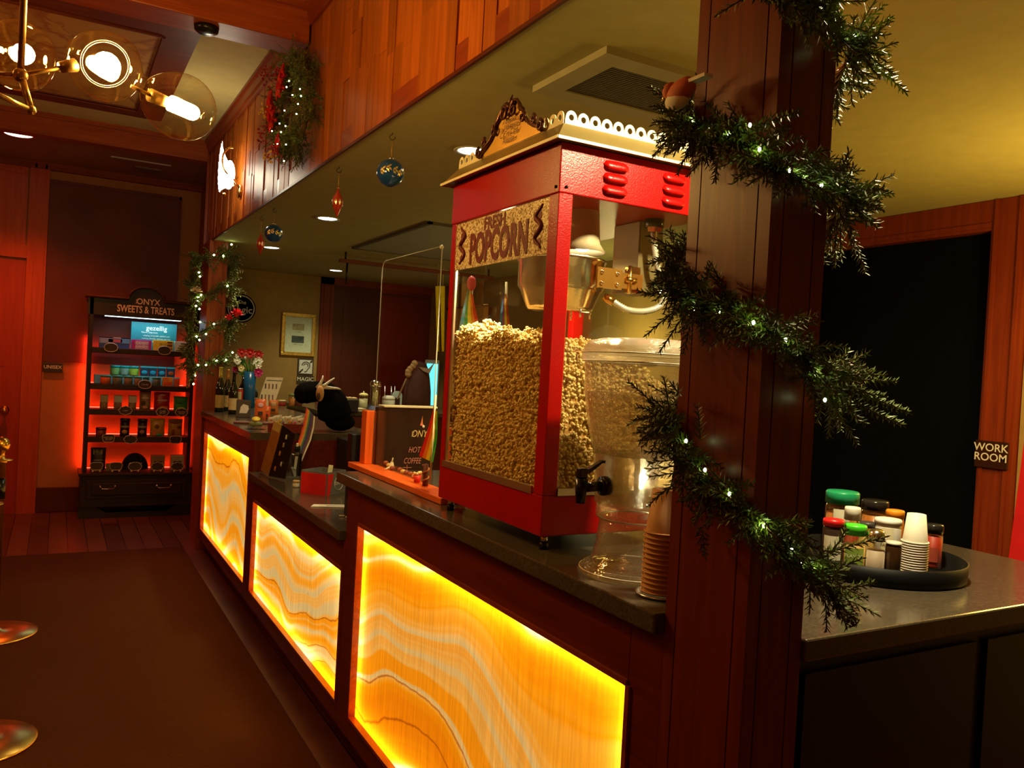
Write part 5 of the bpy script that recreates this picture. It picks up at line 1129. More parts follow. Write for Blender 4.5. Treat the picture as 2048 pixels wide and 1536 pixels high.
p = tz(844, 848); b = B(); b.plate([(-.008, -.006), (.008, -.008), (.003, .004), (.001, .034), (-.004, .006)], (p.x, 3.138, p.z), *FY, -.001); b.obj('chalk_flame', M((.85, .25, .12)), t, world=True)
p = tz(847, 853); B().ball((p.x, 3.137, p.z), .006, 1, .2, 1, 8).obj('chalk_flower', M((.85, .75, .7)), t, world=True)
tag(B().bbox(x0+.02, x1, 3.13, 3.20, 1.3255, 1.333, .002).obj('paper_stack', M((.70, .62, .42))), 'cream papers lying along the top of the coffee chalkboard', 'paper')
# rainbow flag on a stick
RB = [(.75, .02, .01), (.85, .22, .01), (.85, .62, .02), (.05, .38, .03), (.02, .12, .55), (.22, .02, .30)]
def flag_strip(t, pts0, pts1, cols, nm='stripe'):
    """stripes between two world-space edge curves"""
    n = len(cols)
    for k in range(n):
        b = B(); vs = []
        for a, c in zip(pts0, pts1):
            a, c = Vector(a), Vector(c); vs += [a.lerp(c, k/n), a.lerp(c, (k+1)/n)]
        b.add(vs, [(2*i, 2*i+1, 2*i+3, 2*i+2) for i in range(len(pts0)-1)], True); b.obj(nm, M(cols[k], .6), t, world=True)
fb_ = onX(861, 955, 1.105); t = thing('rainbow_flag', 'small drooping rainbow flag on a stick beside the popcorn machine', 'flag', (fb_.x, fb_.y, 1.092))
f_ = lambda x, y, X=1.105: onX(x, y, X)
b = B(); b.cyl(f_(860, 960), f_(872, 790), .003, n=8); b.obj('stick', M((.75, .68, .45)), t, world=True)
flag_strip(t, [f_(868, 815), f_(855, 860, 1.10), f_(838, 912)], [f_(876, 825), f_(874, 880, 1.12), f_(866, 925)], RB[:4])
b = B(); [b.ball(f_(845+5*math.cos(i*2.1), 964+3*math.sin(i*3.3), 1.12), .008, n=8) for i in range(5)]; 
# small decorations on the board
def bs(px, py): return onZ(px, py, 1.092)
P_ = bs(850, 972); t = thing('figurine', 'brown striped candy-cane figure standing beside the little flag', 'figurine', P_); b = B(); b.cyl((0, 0, 0), (0, 0, .075), .010, .008); b.obj('post', M((.12, .03, .015)), t)
b = B(); b.tube([(.011*math.cos(a*.8), .011*math.sin(a*.8), .005+.0035*a) for a in range(20)], .003, 5); b.obj('stripe', M((.45, .16, .06)), t)
P_ = bs(834, 965); t = thing('popcorn_figurine', 'tiny red popcorn tub figure on the orange board', 'figurine', P_); B().lathe([(.010, 0), (.016, .026), (.001, .0262)], n=12).obj('tub', M((.62, .03, .02)), t)
b = B(); [b.ball((.011*math.cos(i*2.4), .011*math.sin(i*2.4), .028+.004*(i % 3)), .006, n=6) for i in range(8)]; b.obj('kernels', M((.75, .55, .25)), t)
P_ = bs(783, 940); t = thing('reindeer_figurine', 'small white seated figure among brown pebbles on the orange board', 'figurine', P_); b = B(); b.lathe([(.012, 0), (.010, .015), (.006, .03), (.001, .034)], n=10); b.cyl((0, 0, .028), (.002, -.004, .048), .004, .002, 6); b.cyl((-.006, 0, .012), (-.028, 0, .002), .004, .003, 6); b.obj('body', M((.75, .66, .45)), t)
for i, (x_, y_) in enumerate(((762, 930), (768, 935), (775, 941), (790, 944), (796, 948), (803, 950), (811, 953), (819, 957))):
    P_ = bs(x_, y_); tag(B().ball(P_+Vector((.02, 0, .009)), .0105, 1.2, 1, .85, 8).obj('wrapped_sweet', M(((.30, .07, .02), (.62, .42, .14), (.20, .04, .02))[i % 3], .3)), 'round brown or gold wrapped sweet lying along the orange board', 'sweet', 'wrapped sweets on the orange board')
P_ = onX(747, 858, 1.19)
t = thing('snack_bag', 'blue and white snack bag leaning behind the orange post', 'bag', (1.20, 3.29, 1.25)); 
def pillow(b, o, ax, ay, w_, h_, d_, n=8, crimp=True):
    ax, ay = Vector(ax).normalized(), Vector(ay).normalized(); nn = ax.cross(ay); o = Vector(o)
    for sg_ in (1, -1):
        vs = []
        for j in range(n+1):
            for i in range(n+1):
                u, v = i/n*2-1, j/n*2-1; pr = max(0, (1-abs(u)**3)*(1-abs(v)**4))**.6
                pinch = 1-.08*(1-abs(v))**1*0-.05*math.cos(v*PI*.5)
                vs.append(o+ax*(u*w_/2*pinch)+ay*((v+1)*h_/2)+nn*sg_*d_/2*pr)
        b.add(vs, [(j*(n+1)+i, j*(n+1)+i+1, (j+1)*(n+1)+i+1, (j+1)*(n+1)+i) for j in range(n) for i in range(n)], True)
    return b
pillow(B(), (1.205, 3.29, 1.205), (.45, -1, 0), (.05, 0, 1), .17, .115, .03).obj('bag', M((.10, .16, .38), .35), t, world=True)
b = B(); b.plate([(-.03, 0), (.02, .005), (.03, .03), (-.01, .02)], (1.18, 3.31, 1.25), (.45, -1, 0), (.05, 0, 1), .018); b.obj('print', M((.7, .72, .8)), t, world=True)
tag(B().bbox(1.080, 1.150, 3.27, 3.33, .8505, 1.205, .006).obj('black_bin', M((.006, .005, .005), .4)), 'narrow black upright bin left of the orange post', 'bin')
tag(B().bbox(1.46, 1.70, 4.02, 4.70, .8505, 1.055, .004).obj('drawer_unit', M((.012, .008, .006), .4)), 'low black drawer unit under the black horned figure', 'drawer unit')

# --- low counter
ZL = .8505
A_, B__, C__ = at(614, 983, .85), at(652, 992, .85), at(690, 985, .85)
t = thing('napkin_box', 'red and grey box with ONYX ring logo on the low counter', 'box', B__)
dirx = (C__-B__).normalized(); diry = (A_-B__); diry = (diry-dirx*diry.dot(dirx)).normalized(); wx, wy, hh = (C__-B__).length, (A_-B__).length*.95, .112
D4 = A_+dirx*wx
def quadbox(b, p0, dx, dy, w_, l_, z0, z1, th=.004):
    p0 = Vector((p0.x, p0.y, 0))
    for (o, a, L) in ((p0, dx, w_), (p0+dy*l_, dx, w_)): b.plate([(0, z0), (L, z0), (L, z1), (0, z1)], o, a, (0, 0, 1), th if o == p0 else -th)
    for (o, a, L, s_) in ((p0, dy, l_, -1), (p0+dx*w_, dy, l_, 1)): b.plate([(0, z0), (L, z0), (L, z1), (0, z1)], o, a, (0, 0, 1), th*s_)
    return b
quadbox(B(), B__, dirx, diry, wx, wy, ZL, ZL+hh, .004).obj('walls', M((.13, .135, .14), .4), t, world=True)
b = B(); b.plate([(0, 0), (wx, 0), (wx, wy), (0, wy)], B__+Vector((0, 0, .003)), dirx, diry, .004); b.obj('floor_panel', M((.1, .1, .1)), t, world=True)
b = B(); o = Vector((B__.x, B__.y, 0))-dirx*.0055; b.plate([(0, ZL), (wy, ZL), (wy, ZL+hh*.92), (0, ZL+hh*.92)], o, diry, (0, 0, 1), -.002); b.obj('red_side', M((.62, .015, .012), .35), t, world=True)
nf = dirx.cross(Vector((0, 0, 1))); o = Vector((B__.x, B__.y, 0))+nf*.0045; b = B(); b.plate([(0, ZL), (wx*.13, ZL), (wx*.30, ZL+hh*.92), (0, ZL+hh*.92)], o, dirx, (0, 0, 1), .002); b.obj('red_corner', M((.62, .015, .012), .35), t, world=True)
b = B(); ce = Vector((B__.x, B__.y, 0))+dirx*wx*.58+nf*.0065+Vector((0, 0, ZL+hh*.48)); rr = .034
b.tube([ce+dirx*rr*math.cos(a*PI/14)+Vector((0, 0, rr*math.sin(a*PI/14))) for a in range(28)], .0012, 5, True); text(b, 'ONYX', ce, dirx, (0, 0, 1), .022, .001, .004); b.obj('logo', M((.70, .72, .72)), t, world=True)
t2 = thing('folded_menu', 'folded printed card sticking out of the red and grey box', 'card', B__+Vector((.05, .05, .06))); p = B__+dirx*.055+diry*.05+Vector((0, 0, .03)); b = B(); b.plate([(0, 0), (.035, 0), (.055, .105), (.020, .11)], p, dirx, (0, 0, 1), .0015); b.obj('card', M((.75, .70, .42)), t2, world=True)
P_ = at(583, 955, .85)
t = thing('tip_box', 'clear six-sided acrylic box with red and white slips on the low counter', 'tip box', P_)
B().shell([(.040, 0), (.040, .128)], n=6, M=Matrix.Rotation(.3, 4, 'Z')).obj('clear_walls', M_CLR, t); B().lathe([(.041, .128), (.041, .132), (.001, .132)], n=6, M=Matrix.Rotation(.3, 4, 'Z')).obj('lid', M_CLR, t); B().lathe([(.044, 0), (.044, .004), (.001, .004)], n=6, M=Matrix.Rotation(.3, 4, 'Z')).obj('foot', M_ACR2, t)
B().box(-.030, -.026, -.02, .015, .06, .118).obj('red_slip', M((.65, .02, .02)), t); B().box(-.002, .012, -.024, -.022, .05, .12, Matrix.Rotation(.1, 4, 'Y')).obj('white_slip', M((.78, .76, .68)), t)
b = B(); b.plate([(-.01, .06), (.02, .06), (.022, .01), (.012, .005)], (0, -.012, 0), (1, 0, 0), (0, 0, 1), .001); b.obj('grey_slip', M((.4, .42, .42)), t)
P_ = at(583, 955, .85)+Vector((.05, .10, 0)); jar('sanitizer_bottle', 'dark pump bottle standing behind the clear tip box', 'bottle', P_.x, P_.y, ZL, .028, .165, M((.015, .012, .01), .2), M((.02, .018, .015)), .03, .6)
B().box(-.006, .006, -.035, .006, .163, .178).obj('pump', M((.7, .66, .5)), bpy.data.objects['sanitizer_bottle'])
P_ = at(609, 977, .85); jar('small_tub', 'little white and gold tub left of the red and grey box', 'jar', P_.x-.03, P_.y+.05, ZL, .017, .034, M((.72, .66, .5)), M((.62, .38, .12)), .010)
t = thing('leaflets', 'white printed leaflets lying on the low counter edge', 'paper', at(655, 1008, .85)); b = B(); p0, p1 = at(622, 1014, .85), at(695, 1016, .85); ax = (p1-p0); ay = Vector((-ax.y, ax.x, 0)).normalized()
b.plate([(0, 0), (1, 0), (1, .055), (.05, .05)], (p0.x, p0.y, ZL+.001), ax, ay, .003*ax.length/ax.length); b.obj('sheet', M((.78, .74, .62)), t, world=True); b = B(); b.plate([(.4, .01), (.9, .02), (.9, .024), (.4, .014)], (p0.x, p0.y, ZL+.0045), ax, ay, .001); b.obj('print', M((.1, .08, .06)), t, world=True)
b = B(); p = at(686, 1036, .85); b.tube([p+Vector((-.008, .03, .004)), p+Vector((.02, .02, .004)), p+Vector((.01, -.01, .004))], .004, 6); tag(b.obj('pen', M((.6, .55, .5), .3)), 'short silver pen lying near the end of the low counter', 'pen')
# leaning menu tent, gold narrow side and dark face with bottle pictures
t = thing('menu_tent', 'leaning drinks menu with gold edge and bottle pictures on the low counter', 'menu', at(540, 950, .85)); X_ = 1.03
q0, q1, q2, q3 = onX(521, 940, X_), onX(537, 952, X_), onX(565, 850, X_), onX(548, 842, X_)
b = B(); b.add([q0, q1, q2, q3]+[v+Vector((.004, 0, 0)) for v in (q0, q1, q2, q3)], [(0, 1, 2, 3), (7, 6, 5, 4), (0, 4, 5, 1), (1, 5, 6, 2), (2, 6, 7, 3), (3, 7, 4, 0)]); b.obj('gold_side', mat('menu_gold', (.55, .36, .08), .35, .3, var=.2), t, world=True)
b = B(); tp = [q3.lerp(q2, u).lerp(q0.lerp(q1, u), v) for v in (.0, .16) for u in (.05, .95)]; b.add([v-Vector((.002, 0, 0)) for v in (tp[0], tp[1], tp[3], tp[2])], [(0, 1, 2, 3)]); b.obj('yellow_panel', M((.80, .72, .25)), t, world=True)
r0, r1 = onX(570, 958, 1.075), onX(590, 868, 1.075)
b = B(); b.add([q1, r0, r1, q2]+[v+Vector((.003, .004, 0)) for v in (q1, r0, r1, q2)], [(0, 1, 2, 3), (7, 6, 5, 4), (0, 4, 5, 1), (1, 5, 6, 2), (2, 6, 7, 3), (3, 7, 4, 0)]); b.obj('dark_face', M((.02, .012, .008), .3), t, world=True)
for k_, (u, v, c) in enumerate(((.5, .15, (.5, .45, .3)), (.45, .32, (.35, .25, .10)), (.35, .5, (.5, .2, .06)), (.6, .7, (.4, .36, .3)), (.3, .82, (.45, .14, .06)))):
    p = q2.lerp(r1, u).lerp(q1.lerp(r0, u), v); b = B(); b.cyl(p+Vector((-.005, -.004, -.012)), p+Vector((-.002, -.004, .012)), .006, .004, 8); b.obj('bottle_picture', M(c), t, world=True)

# --- far counter
def bottle(name, lab, px, py, ptop, wpx, glassm, foil, lcol, grp=None, z=G):
    P_, k = itm(px, py, z); h = (py-ptop)*k; r = wpx*k/2
    t = thing(name, lab, 'bottle', P_, face_eye(P_), grp)
    B().lathe([(r*.9, 0), (r, .006), (r, h*.50), (r*.85, h*.60), (r*.42, h*.74), (r*.33, h*.80), (r*.33, h*.97), (.001, h*.975)], n=24).obj('glass', glassm, t)
    if foil: B().lathe([(r*.40, h*.76), (r*.37, h*.84), (r*.36, h*.98), (r*.40, h*.985), (r*.36, h), (.001, h)], n=20).obj('foil', foil, t)
    n = 12; b = B(); b.add([((r+.0012)*math.cos(-PI/2+1.1*(2*i/n-1)), (r+.0012)*math.sin(-PI/2+1.1*(2*i/n-1)), zz) for i in range(n+1) for zz in (h*.10, h*.38)], [(2*i, 2*i+2, 2*i+3, 2*i+1) for i in range(n)], True); b.obj('label', M(lcol), t)
    return t
BG_ = mat('dark_bottle_glass', (.010, .012, .004), .06, var=.1, coat=.5)
bottle('champagne_bottle', 'sparkling wine bottle with gold foil nearest the far pillar', 438, 824, 734, 18, BG_, M((.80, .60, .10), .3, .5), (.62, .42, .12))
bottle('champagne_bottle', 'sparkling wine bottle with orange foil, middle of the three', 453, 822, 739, 16, BG_, M((.70, .32, .08), .3, .4), (.68, .48, .18))
bottle('champagne_bottle', 'dark wine bottle with black foil and cream label beside the red can', 465, 828, 744, 18, BG_, M((.02, .015, .015), .3), (.72, .58, .30))
bottle('wine_bottle', 'plain dark bottle standing behind the red can', 484, 812, 750, 18, BG_, None, (.03, .02, .015))
P_, k = itm(480, 806); P_ = at(477, 827, G)
jar('can', 'red can with pale label stacked on the white pot beside the bottles', 'can', P_.x, P_.y, G+.082, .026, .108, M((.55, .02, .012), .3), M_STEEL, .004, 1, label=(.25, .8, .6), lcol=(.75, .6, .35))
jar('pot', 'small white printed pot under the red can', 'jar', P_.x, P_.y, G, .028, .082, M((.70, .64, .42)), M((.6, .5, .25)), .010, 1, label=(.2, .8, .7), lcol=(.75, .68, .4))
P_, k = itm(487, 835)
t = thing('display_card', 'small black card with white chalk lettering leaning before the candy packs', 'card', P_, face_eye(P_))
RX = Matrix.Rotation(-.2, 4, 'X'); B().bbox(-.052, .045, -.004, .004, 0, .125, .002, RX).obj('card', M((.035, .018, .012), .4), t)
b = B(); b.plate([(-.03, .03), (.02, .03), (.033, .06), (.028, .085), (-.005, .095), (-.022, .075)], (0, -.0055, 0), (1, 0, 0), (0, 0, 1), -.001); [b.v.__setitem__(i, tuple(RX @ Vector(v))) for i, v in enumerate(b.v)]; b.obj('chalk_drawing', M((.7, .62, .5)), t)
b = B(); b.bbox(-.1, .14, -.045, .035, .0, .010, .002); P_, k = itm(508, 848); tag(B().bbox(-.12, .12, -.05, .05, .0, .012, .003, Matrix.Translation(P_+Vector((0, .03, 0))) @ Matrix.Rotation(face_eye(P_), 4, 'Z')).obj('serving_board', M((.14, .035, .015))), 'thin brown board lying under the candy packs', 'board')
# blue vase with flowers
P_ = at(497, 808, G); P_ = Vector((1.60, 7.55-1.1, G)); P_ = onZ(497, 815, G); k = mpp(P_)
t = thing('flower_vase', 'tall blue vase behind the bottles', 'vase', P_); B().lathe([(.045, 0), (.05, .01), (.047, .16), (.052, 72*k), (.046, 72*k), (.04, .17), (.001, .02)], n=28).obj('vase', M((.010, .085, .22), .25), t)
def fl(px, py, r, col, lab, nm, petals=12):
    c = onY(px, py, P_.y+random.uniform(-.05, .05)); f = thing(nm, lab, 'flower', c); 
    b = B(); b.tube([(0, 0, 0), ((P_.x-c.x)*.5, (P_.y-c.y)*.5, (1.36-c.z)*.4-.02), ((P_.x-c.x)*.8, (P_.y-c.y)*.8, 1.37-c.z)], .003, 5); b.obj('stalk', M((.06, .20, .03)), f)
    b = B()
    for k_ in range(petals*2):
        a = k_*2.399; u = k_/(petals*2); e = Vector((math.cos(a), -.35, math.sin(a))).normalized(); s = e.cross(Vector((0, 1, 0))).normalized(); L = r*(.55+.45*u)
        b.add([e*L*.15, e*L*.65+s*L*.3+Vector((0, -r*.15, 0)), e*L+Vector((0, r*.1*u, 0)), e*L*.65-s*L*.3+Vector((0, -r*.15, 0))], [(0, 1, 2, 3)])
    b.ball((0, -.005, 0), r*.3, n=8); b.obj('petals', M(col, .6), f)
WHT, RDD, MAG, CRM = (.80, .82, .70), (.42, .02, .015), (.50, .02, .16), (.80, .68, .35)
for i, (x_, y_, r_, c_, l_, n_) in enumerate(((478, 714, .045, WHT, 'white bloom highest at the left of the blue vase', 'carnation'), (487, 712, .04, WHT, 'white bloom beside the topmost white one over the vase', 'carnation'), (474, 722, .04, WHT, 'white bloom lowest at the left of the vase', 'carnation'), (505, 722, .04, WHT, 'white bloom in the middle of the bouquet', 'carnation'), (517, 722, .045, WHT, 'white bloom at the right edge of the bouquet', 'carnation'), (516, 732, .035, WHT, 'white bloom just above the right magenta flower', 'carnation'), (483, 705, .05, RDD, 'dark red flower at the top left of the bouquet', 'chrysanthemum'), (500, 706, .055, RDD, 'dark red flower at the top middle of the bouquet', 'chrysanthemum'), (517, 709, .05, RDD, 'dark red flower at the top right of the bouquet', 'chrysanthemum'), (472, 740, .045, MAG, 'magenta flower left below the white blooms', 'peony'), (516, 745, .05, MAG, 'magenta flower right of the blue vase', 'peony'), (482, 736, .035, CRM, 'round cream bloom above the blue vase', 'ranunculus'))):
    fl(x_, y_, r_, c_, l_, n_)
P_0 = P_
b = B(); 
for i in range(26):
    c = onY(random.uniform(476, 515), random.uniform(712, 748), P_0.y); d = (c-Vector((P_0.x, P_0.y, 1.3))).normalized(); s = d.orthogonal().normalized()*.012; b.add([c-d*.04, c+s, c+d*.05, c-s], [(0, 1, 2, 3)])
b.obj('leaves', M((.10, .30, .04)), t, world=True)
# menu placard
P_, k = itm(530, 812); t = thing('menu_placard', 'tilted cream menu placard with two rows of small pictures', 'menu', P_, face_eye(P_))
w_, h_ = 33*k, 58*k; sh_ = .28; b = B(); b.plate([(-w_/2, 0), (w_/2, 0), (w_/2+h_*sh_, h_), (-w_/2+h_*sh_, h_)], (0, 0, 0), (1, 0, 0), (0, .1, 1), .004); b.obj('board', M((.68, .55, .34)), t)
for r_ in range(2):
    for c_ in range(4):
        z = h_*(.22+.38*r_); x = -w_/2+sh_*z+w_*(.18+.21*c_); b = B(); b.plate([(-.006, 0), (.006, 0), (.006, .045), (-.006, .045)], (x, -.006+.1*z, z), (1, 0, 0), (0, .1, 1), -.002); b.obj('picture', M(((.05, .04, .03), (.25, .10, .05), (.12, .06, .05), (.2, .08, .1))[c_]), t)
b = B(); z = h_*.88; b.plate([(-.06, 0), (.07, 0), (.07, .006), (-.06, .006)], (sh_*z, -.006+.1*z, z), (1, 0, 0), (0, .1, 1), -.002); b.obj('title_line', M((.05, .04, .03)), t)
# candy packs and jars
def pack(px, py, ptop, wpx, col, lab, lc=(.8, .7, .6), z=G, nm='candy_pack', d=.03):
    P_, k = itm(px, py, z); t = thing(nm, lab, 'packet', P_, face_eye(P_)); h = (py-ptop)*k; w_ = wpx*k
    pillow(B(), (0, 0, .0), (1, 0, 0), (0, .05, 1), w_, h, d).obj('bag', M(col, .3), t)
    b = B(); b.ball((0, -d/2, h*.70), w_*.26, 1, .12, .8, 10); b.obj('print', M(lc), t)
    b = B(); b.box(-w_*.2, w_*.2, -d/2-.003, -d/2+.003, h*.2, h*.38); b.obj('label', M((.05, .03, .02)), t)
pack(520, 838, 798, 22, (.75, .14, .03), 'orange and pink candy pack beside the black card', (.8, .45, .5))
pack(533, 838, 812, 14, (.70, .10, .02), 'bright orange translucent candy pack before the gift basket', (.8, .3, .1))
pack(546, 828, 800, 20, (.65, .22, .05), 'small printed candy pack behind the glass bowl', (.75, .5, .3))
P_, k = itm(562, 812); jar('jar', 'squat red jar with a pale lid behind the candy bags', 'jar', P_.x, P_.y, G, 9*k, 12*k, M((.30, .03, .02), .3), M((.55, .45, .2)), 3*k, 1.02)
P_, k = itm(583, 812); jar('jar', 'square amber jar with a green lid left of the dark mug', 'jar', P_.x, P_.y, G, 6*k, 24*k, M_CLR, M((.15, .22, .08)), 4*k, 1.05, fill=(AMB, .8))
P_, k = itm(597, 812); jar('jar', 'tall brown jar with a black lid behind the candy bags', 'jar', P_.x, P_.y, G, 7*k, 29*k, M((.16, .05, .025), .3), M((.01, .01, .01)), 6*k, 1.05)
P_, k = itm(505, 812); jar('soda_bottle', 'small dark bottle with pale label beside the blue vase', 'bottle', P_.x+.02, P_.y, G, 5*k, 34*k, M((.012, .012, .01), .1), M((.1, .3, .4)), 5*k, .5, label=(.2, .6, 1.0), lcol=(.7, .7, .62))
# glass bowl with lemon
P_, k = itm(519, 860); P_ += Vector((-.01, .06, 0)); t = thing('glass_bowl', 'little round glass bowl with ice and lemon on a clear dish', 'bowl', P_, face_eye(P_)); r = 14*k
B().lathe([(.055, 0), (.06, .002), (.055, .004), (.001, .004)], n=28).obj('dish', M_CLR, t)
B().shell([(.018, .005), (r*.85, .016), (r, .038), (r*.92, .060), (r*.75, .074)], n=28).obj('bowl', M_CLR, t)
b = B(); [b.bbox(x-.009, x+.009, y-.009, y+.009, z, z+.017, .003, Matrix.Rotation(a, 4, 'Z')) for x, y, z, a in ((-.013, 0, .014, .2), (.012, .006, .016, .9), (0, -.014, .018, .5), (.002, .004, .036, 1.2), (-.012, -.008, .042, .4))]; b.obj('ice', glass('ice', (.75, .85, .70), .1, .6, (1, 1, .9)), t)
b = B(); b.lathe([(.001, 0), (.024, 0), (.025, .003), (.001, .004)], (0, 0, .070), 16, Matrix.Rotation(.5, 4, 'X')); b.obj('lemon_slice', M((.85, .62, .04)), t)
B().lathe([(r*.80, .020), (r*.97, .038), (.001, .039)], n=24).obj('lime_water', M((.42, .55, .22), .2), t)
# red basket with candy bags
P_ = Vector((1.20, 4.87, G)); t = thing('gift_basket', 'dark red basket in front of the horned figure', 'basket', P_)
pa, pb = at(537, 864, G), at(606, 867, G); ax = (pb-pa).normalized(); ay = Vector((-ax.y, ax.x, 0)); w_ = (pb-pa).length
quadbox(B(), pa, ax, ay, w_, .14, G, G+.052, .005).obj('sides', M((.17, .012, .010), .4), t, world=True); b = B(); b.plate([(0, 0), (w_, 0), (w_, .14), (0, .14)], pa+Vector((0, 0, .003)), ax, ay, .004); b.obj('bottom', M((.1, .01, .01)), t, world=True)
for i in range(7):
    c = pa+ax*(w_*(.08+.14*i))+ay*(.03+.035*(i % 3)); c.z = G+.030+.008*(i % 2)
    f = thing('candy_bag', 'clear wrapped candy bag with coloured sweets piled in the red basket', 'candy bag', c, random.uniform(-.5, .5), 'candy bags in the basket')
    pillow(B(), (0, 0, 0), (1, 0, .2), (-.1, -.25, 1), .052, .060, .018).obj('wrapper', M((.72, .70, .62), .25), f)
    cc = ((.75, .15, .35), (.80, .60, .05), (.30, .12, .45), (.8, .3, .1))[i % 4]; b = B(); [b.ball((.013*math.cos(j*2.4), -.016, .028+.012*math.sin(j*1.9)), .007, 1.2, .6, 1, 8) for j in range(6)]; b.obj('sweets', M(cc), f)
# horned black figure with rainbow ribbon
P_ = at(658, 864, G); kx = mpp(P_); P_.x = 1.45
t = thing('horned_figure', 'black plush beast with white horns and a tan ear on the far counter end', 'plush figure', (P_.x, 4.93, G))
o = Vector((P_.x, 4.93, G)); BLK = mat('black_plush', (.004, .003, .003), .9, var=.3, bump=.3, spec=.05)
def oy(px, py, dy=0): return onY(px, py, 4.93+dy)
b = B()
pts = [(oy(672, 842), .060), (oy(670, 830), .105), (oy(664, 806), .095), (oy(655, 790), .075), (oy(640, 783), .062), (oy(622, 784), .064), (oy(608, 787), .064)]
b.tube(spline([p for p, r_ in pts], 5), .1, 20, rf=lambda u: [r_ for p, r_ in pts][min(6, int(u*6))]*(1-(u*6-int(u*6)))+[r_ for p, r_ in pts][min(6, int(u*6)+1)]*(u*6-int(u*6))); b.ball(oy(605, 787), .062, .8, 1, 1, 16); b.ball(oy(680, 844), .092, 1, 1, .6, 18)
b.obj('body', BLK, t, world=True)
WH = M((.72, .70, .66)); b = B(); b.tube([oy(634, 776, -.06), oy(641, 767, -.07), oy(645, 758, -.07), oy(646, 751, -.07)], .009, 8, rf=lambda u: .012*(1-u*.7)); b.tube([oy(636, 775, -.06), oy(650, 770, -.07), oy(660, 762, -.07), oy(669, 756, -.07)], .009, 8, rf=lambda u: .012*(1-u*.7)); b.tube([oy(640, 774, -.06), oy(660, 776, -.06), oy(675, 777, -.06), oy(682, 779, -.06)], .01, 8, rf=lambda u: .014*(1-u*.8)); b.obj('horns', WH, t, world=True)
e = B(); e.ball(oy(640, 787, -.085), .042, .6, .35, 1.15, 16); ea = e.obj('ear', M((.62, .34, .15)), t, world=True); e = B(); e.ball(oy(637, 793, -.102), .022, .55, .25, 1.1, 12); e.obj('inner_ear', M((.06, .02, .012)), ea, world=True)
e = B(); [e.ball(oy(634+6*i, 797+1*i, -.08), .007, n=8) for i in range(3)]
# pride ribbon
t = thing('pride_ribbon', 'long rainbow ribbon with white edge hanging from the horned figure', 'ribbon', oy(625, 850)); f_ = lambda x, y, X: onX(x, y, X)
L0 = [(613, 815), (608, 840), (602, 865), (594, 890), (588, 908)]; L1 = [(630, 833), (628, 855), (622, 880), (612, 903), (603, 925)]
xs = [1.38, 1.34, 1.30, 1.26, 1.22]
flag_strip(t, [onY(*p, x) for p, x in zip(L0, (4.785, 4.75, 4.735, 4.70, 4.68))], [onY(*p, x) for p, x in zip(L1, (4.775, 4.745, 4.72, 4.69, 4.66))], [(.62, .05, .02), (.72, .16, .02), (.5, .28, .03), (.04, .14, .06), (.03, .03, .12), (.10, .02, .08), (.10, .05, .03), (.70, .62, .5)], 'ribbon_stripe')
# curtain and rainbow flags behind the popcorn machine
t = thing('curtain', 'golden pleated curtain on the right wall seen through the popcorn machine', 'curtain', (3.58, 7.3, 1.2)); b = B(); n = 60; vs = []
for i in range(n+1):
    y = 6.95+.85*i/n; x = 3.575-.035*abs(math.sin(i*.62))
    vs += [(x, y, 1.12), (x-.01*math.sin(i*.3), y, 2.10)]
b.add(vs, [(2*i, 2*i+2, 2*i+3, 2*i+1) for i in range(n)], True); b.obj('cloth', mat('gold_curtain', (.60, .30, .05), .7, var=.15), t, world=True); b = B(); b.cyl((3.55, 6.9, 2.115), (3.55, 7.85, 2.115), .012); b.obj('rod', M_BRASS, t, world=True)
for (x_, lb) in ((876, 'yellow hanging cloth strip nearer the clear screen'), (886, 'yellow hanging cloth strip beside the popcorn machine post')):
    b = B(); Y_ = 6.4; a, c, d, e = onY(x_-5, 572, Y_), onY(x_+4, 572, Y_), onY(x_+2, 703, Y_), onY(x_-2, 703, Y_); vs = [a, a.lerp(c, .5)+Vector((0, .02, 0)), c, e, e.lerp(d, .5)+Vector((0, .02, 0)), d]
    b.add(vs+[v+Vector((0, .004, 0)) for v in vs], [(0, 1, 4, 3), (1, 2, 5, 4), (6, 9, 10, 7), (7, 10, 11, 8), (0, 3, 9, 6), (2, 8, 11, 5), (0, 6, 7, 1), (1, 7, 8, 2), (3, 4, 10, 9), (4, 5, 11, 10)]); b.cyl(a.lerp(c, .5), (a.lerp(c, .5).x, Y_, 2.37), .002, n=5); tag(b.obj('hanging_ribbon', M((.95, .80, .01), .5)), lb, 'ribbon')
def drape(nm, lab, px, top, bot, wpx, Y_, cols, ball=None):
    t = thing(nm, lab, 'flag', onY(px, bot, Y_)); n = 7
    p0 = [onY(px-wpx*.10-wpx*.5*(i/n)**.8, top+(bot-top)*i/n, Y_+.03*math.sin(i)) for i in range(n+1)]; p1 = [onY(px+wpx*.06+wpx*.45*(i/n)**1.4, top+(bot-top)*(i/n)*.97+2, Y_+.04*math.cos(i*1.3)) for i in range(n+1)]
    flag_strip(t, p0, p1, cols, 'stripe'); b = B(); bp = onY(px+1, bot, Y_+.02); b.cyl((bp.x, bp.y, 1.071), onY(px+2, top-8, Y_+.02), .005, n=8); b.obj('pole', M((.6, .5, .3)), t, world=True)
    if ball: B().ball(onY(px+1, top-8, Y_), .022, .8, .8, 1.3, 10).obj('finial', M(ball), t, world=True)
CR_ = [(.02, .30, .60), (.03, .35, .12), (.85, .70, .04), (.80, .30, .02), (.75, .06, .02)]
drape('rainbow_flag', 'large rainbow flag with a pink tip seen through the machine glass', 942, 575, 676, 46, 2.72, CR_, (.75, .08, .16))
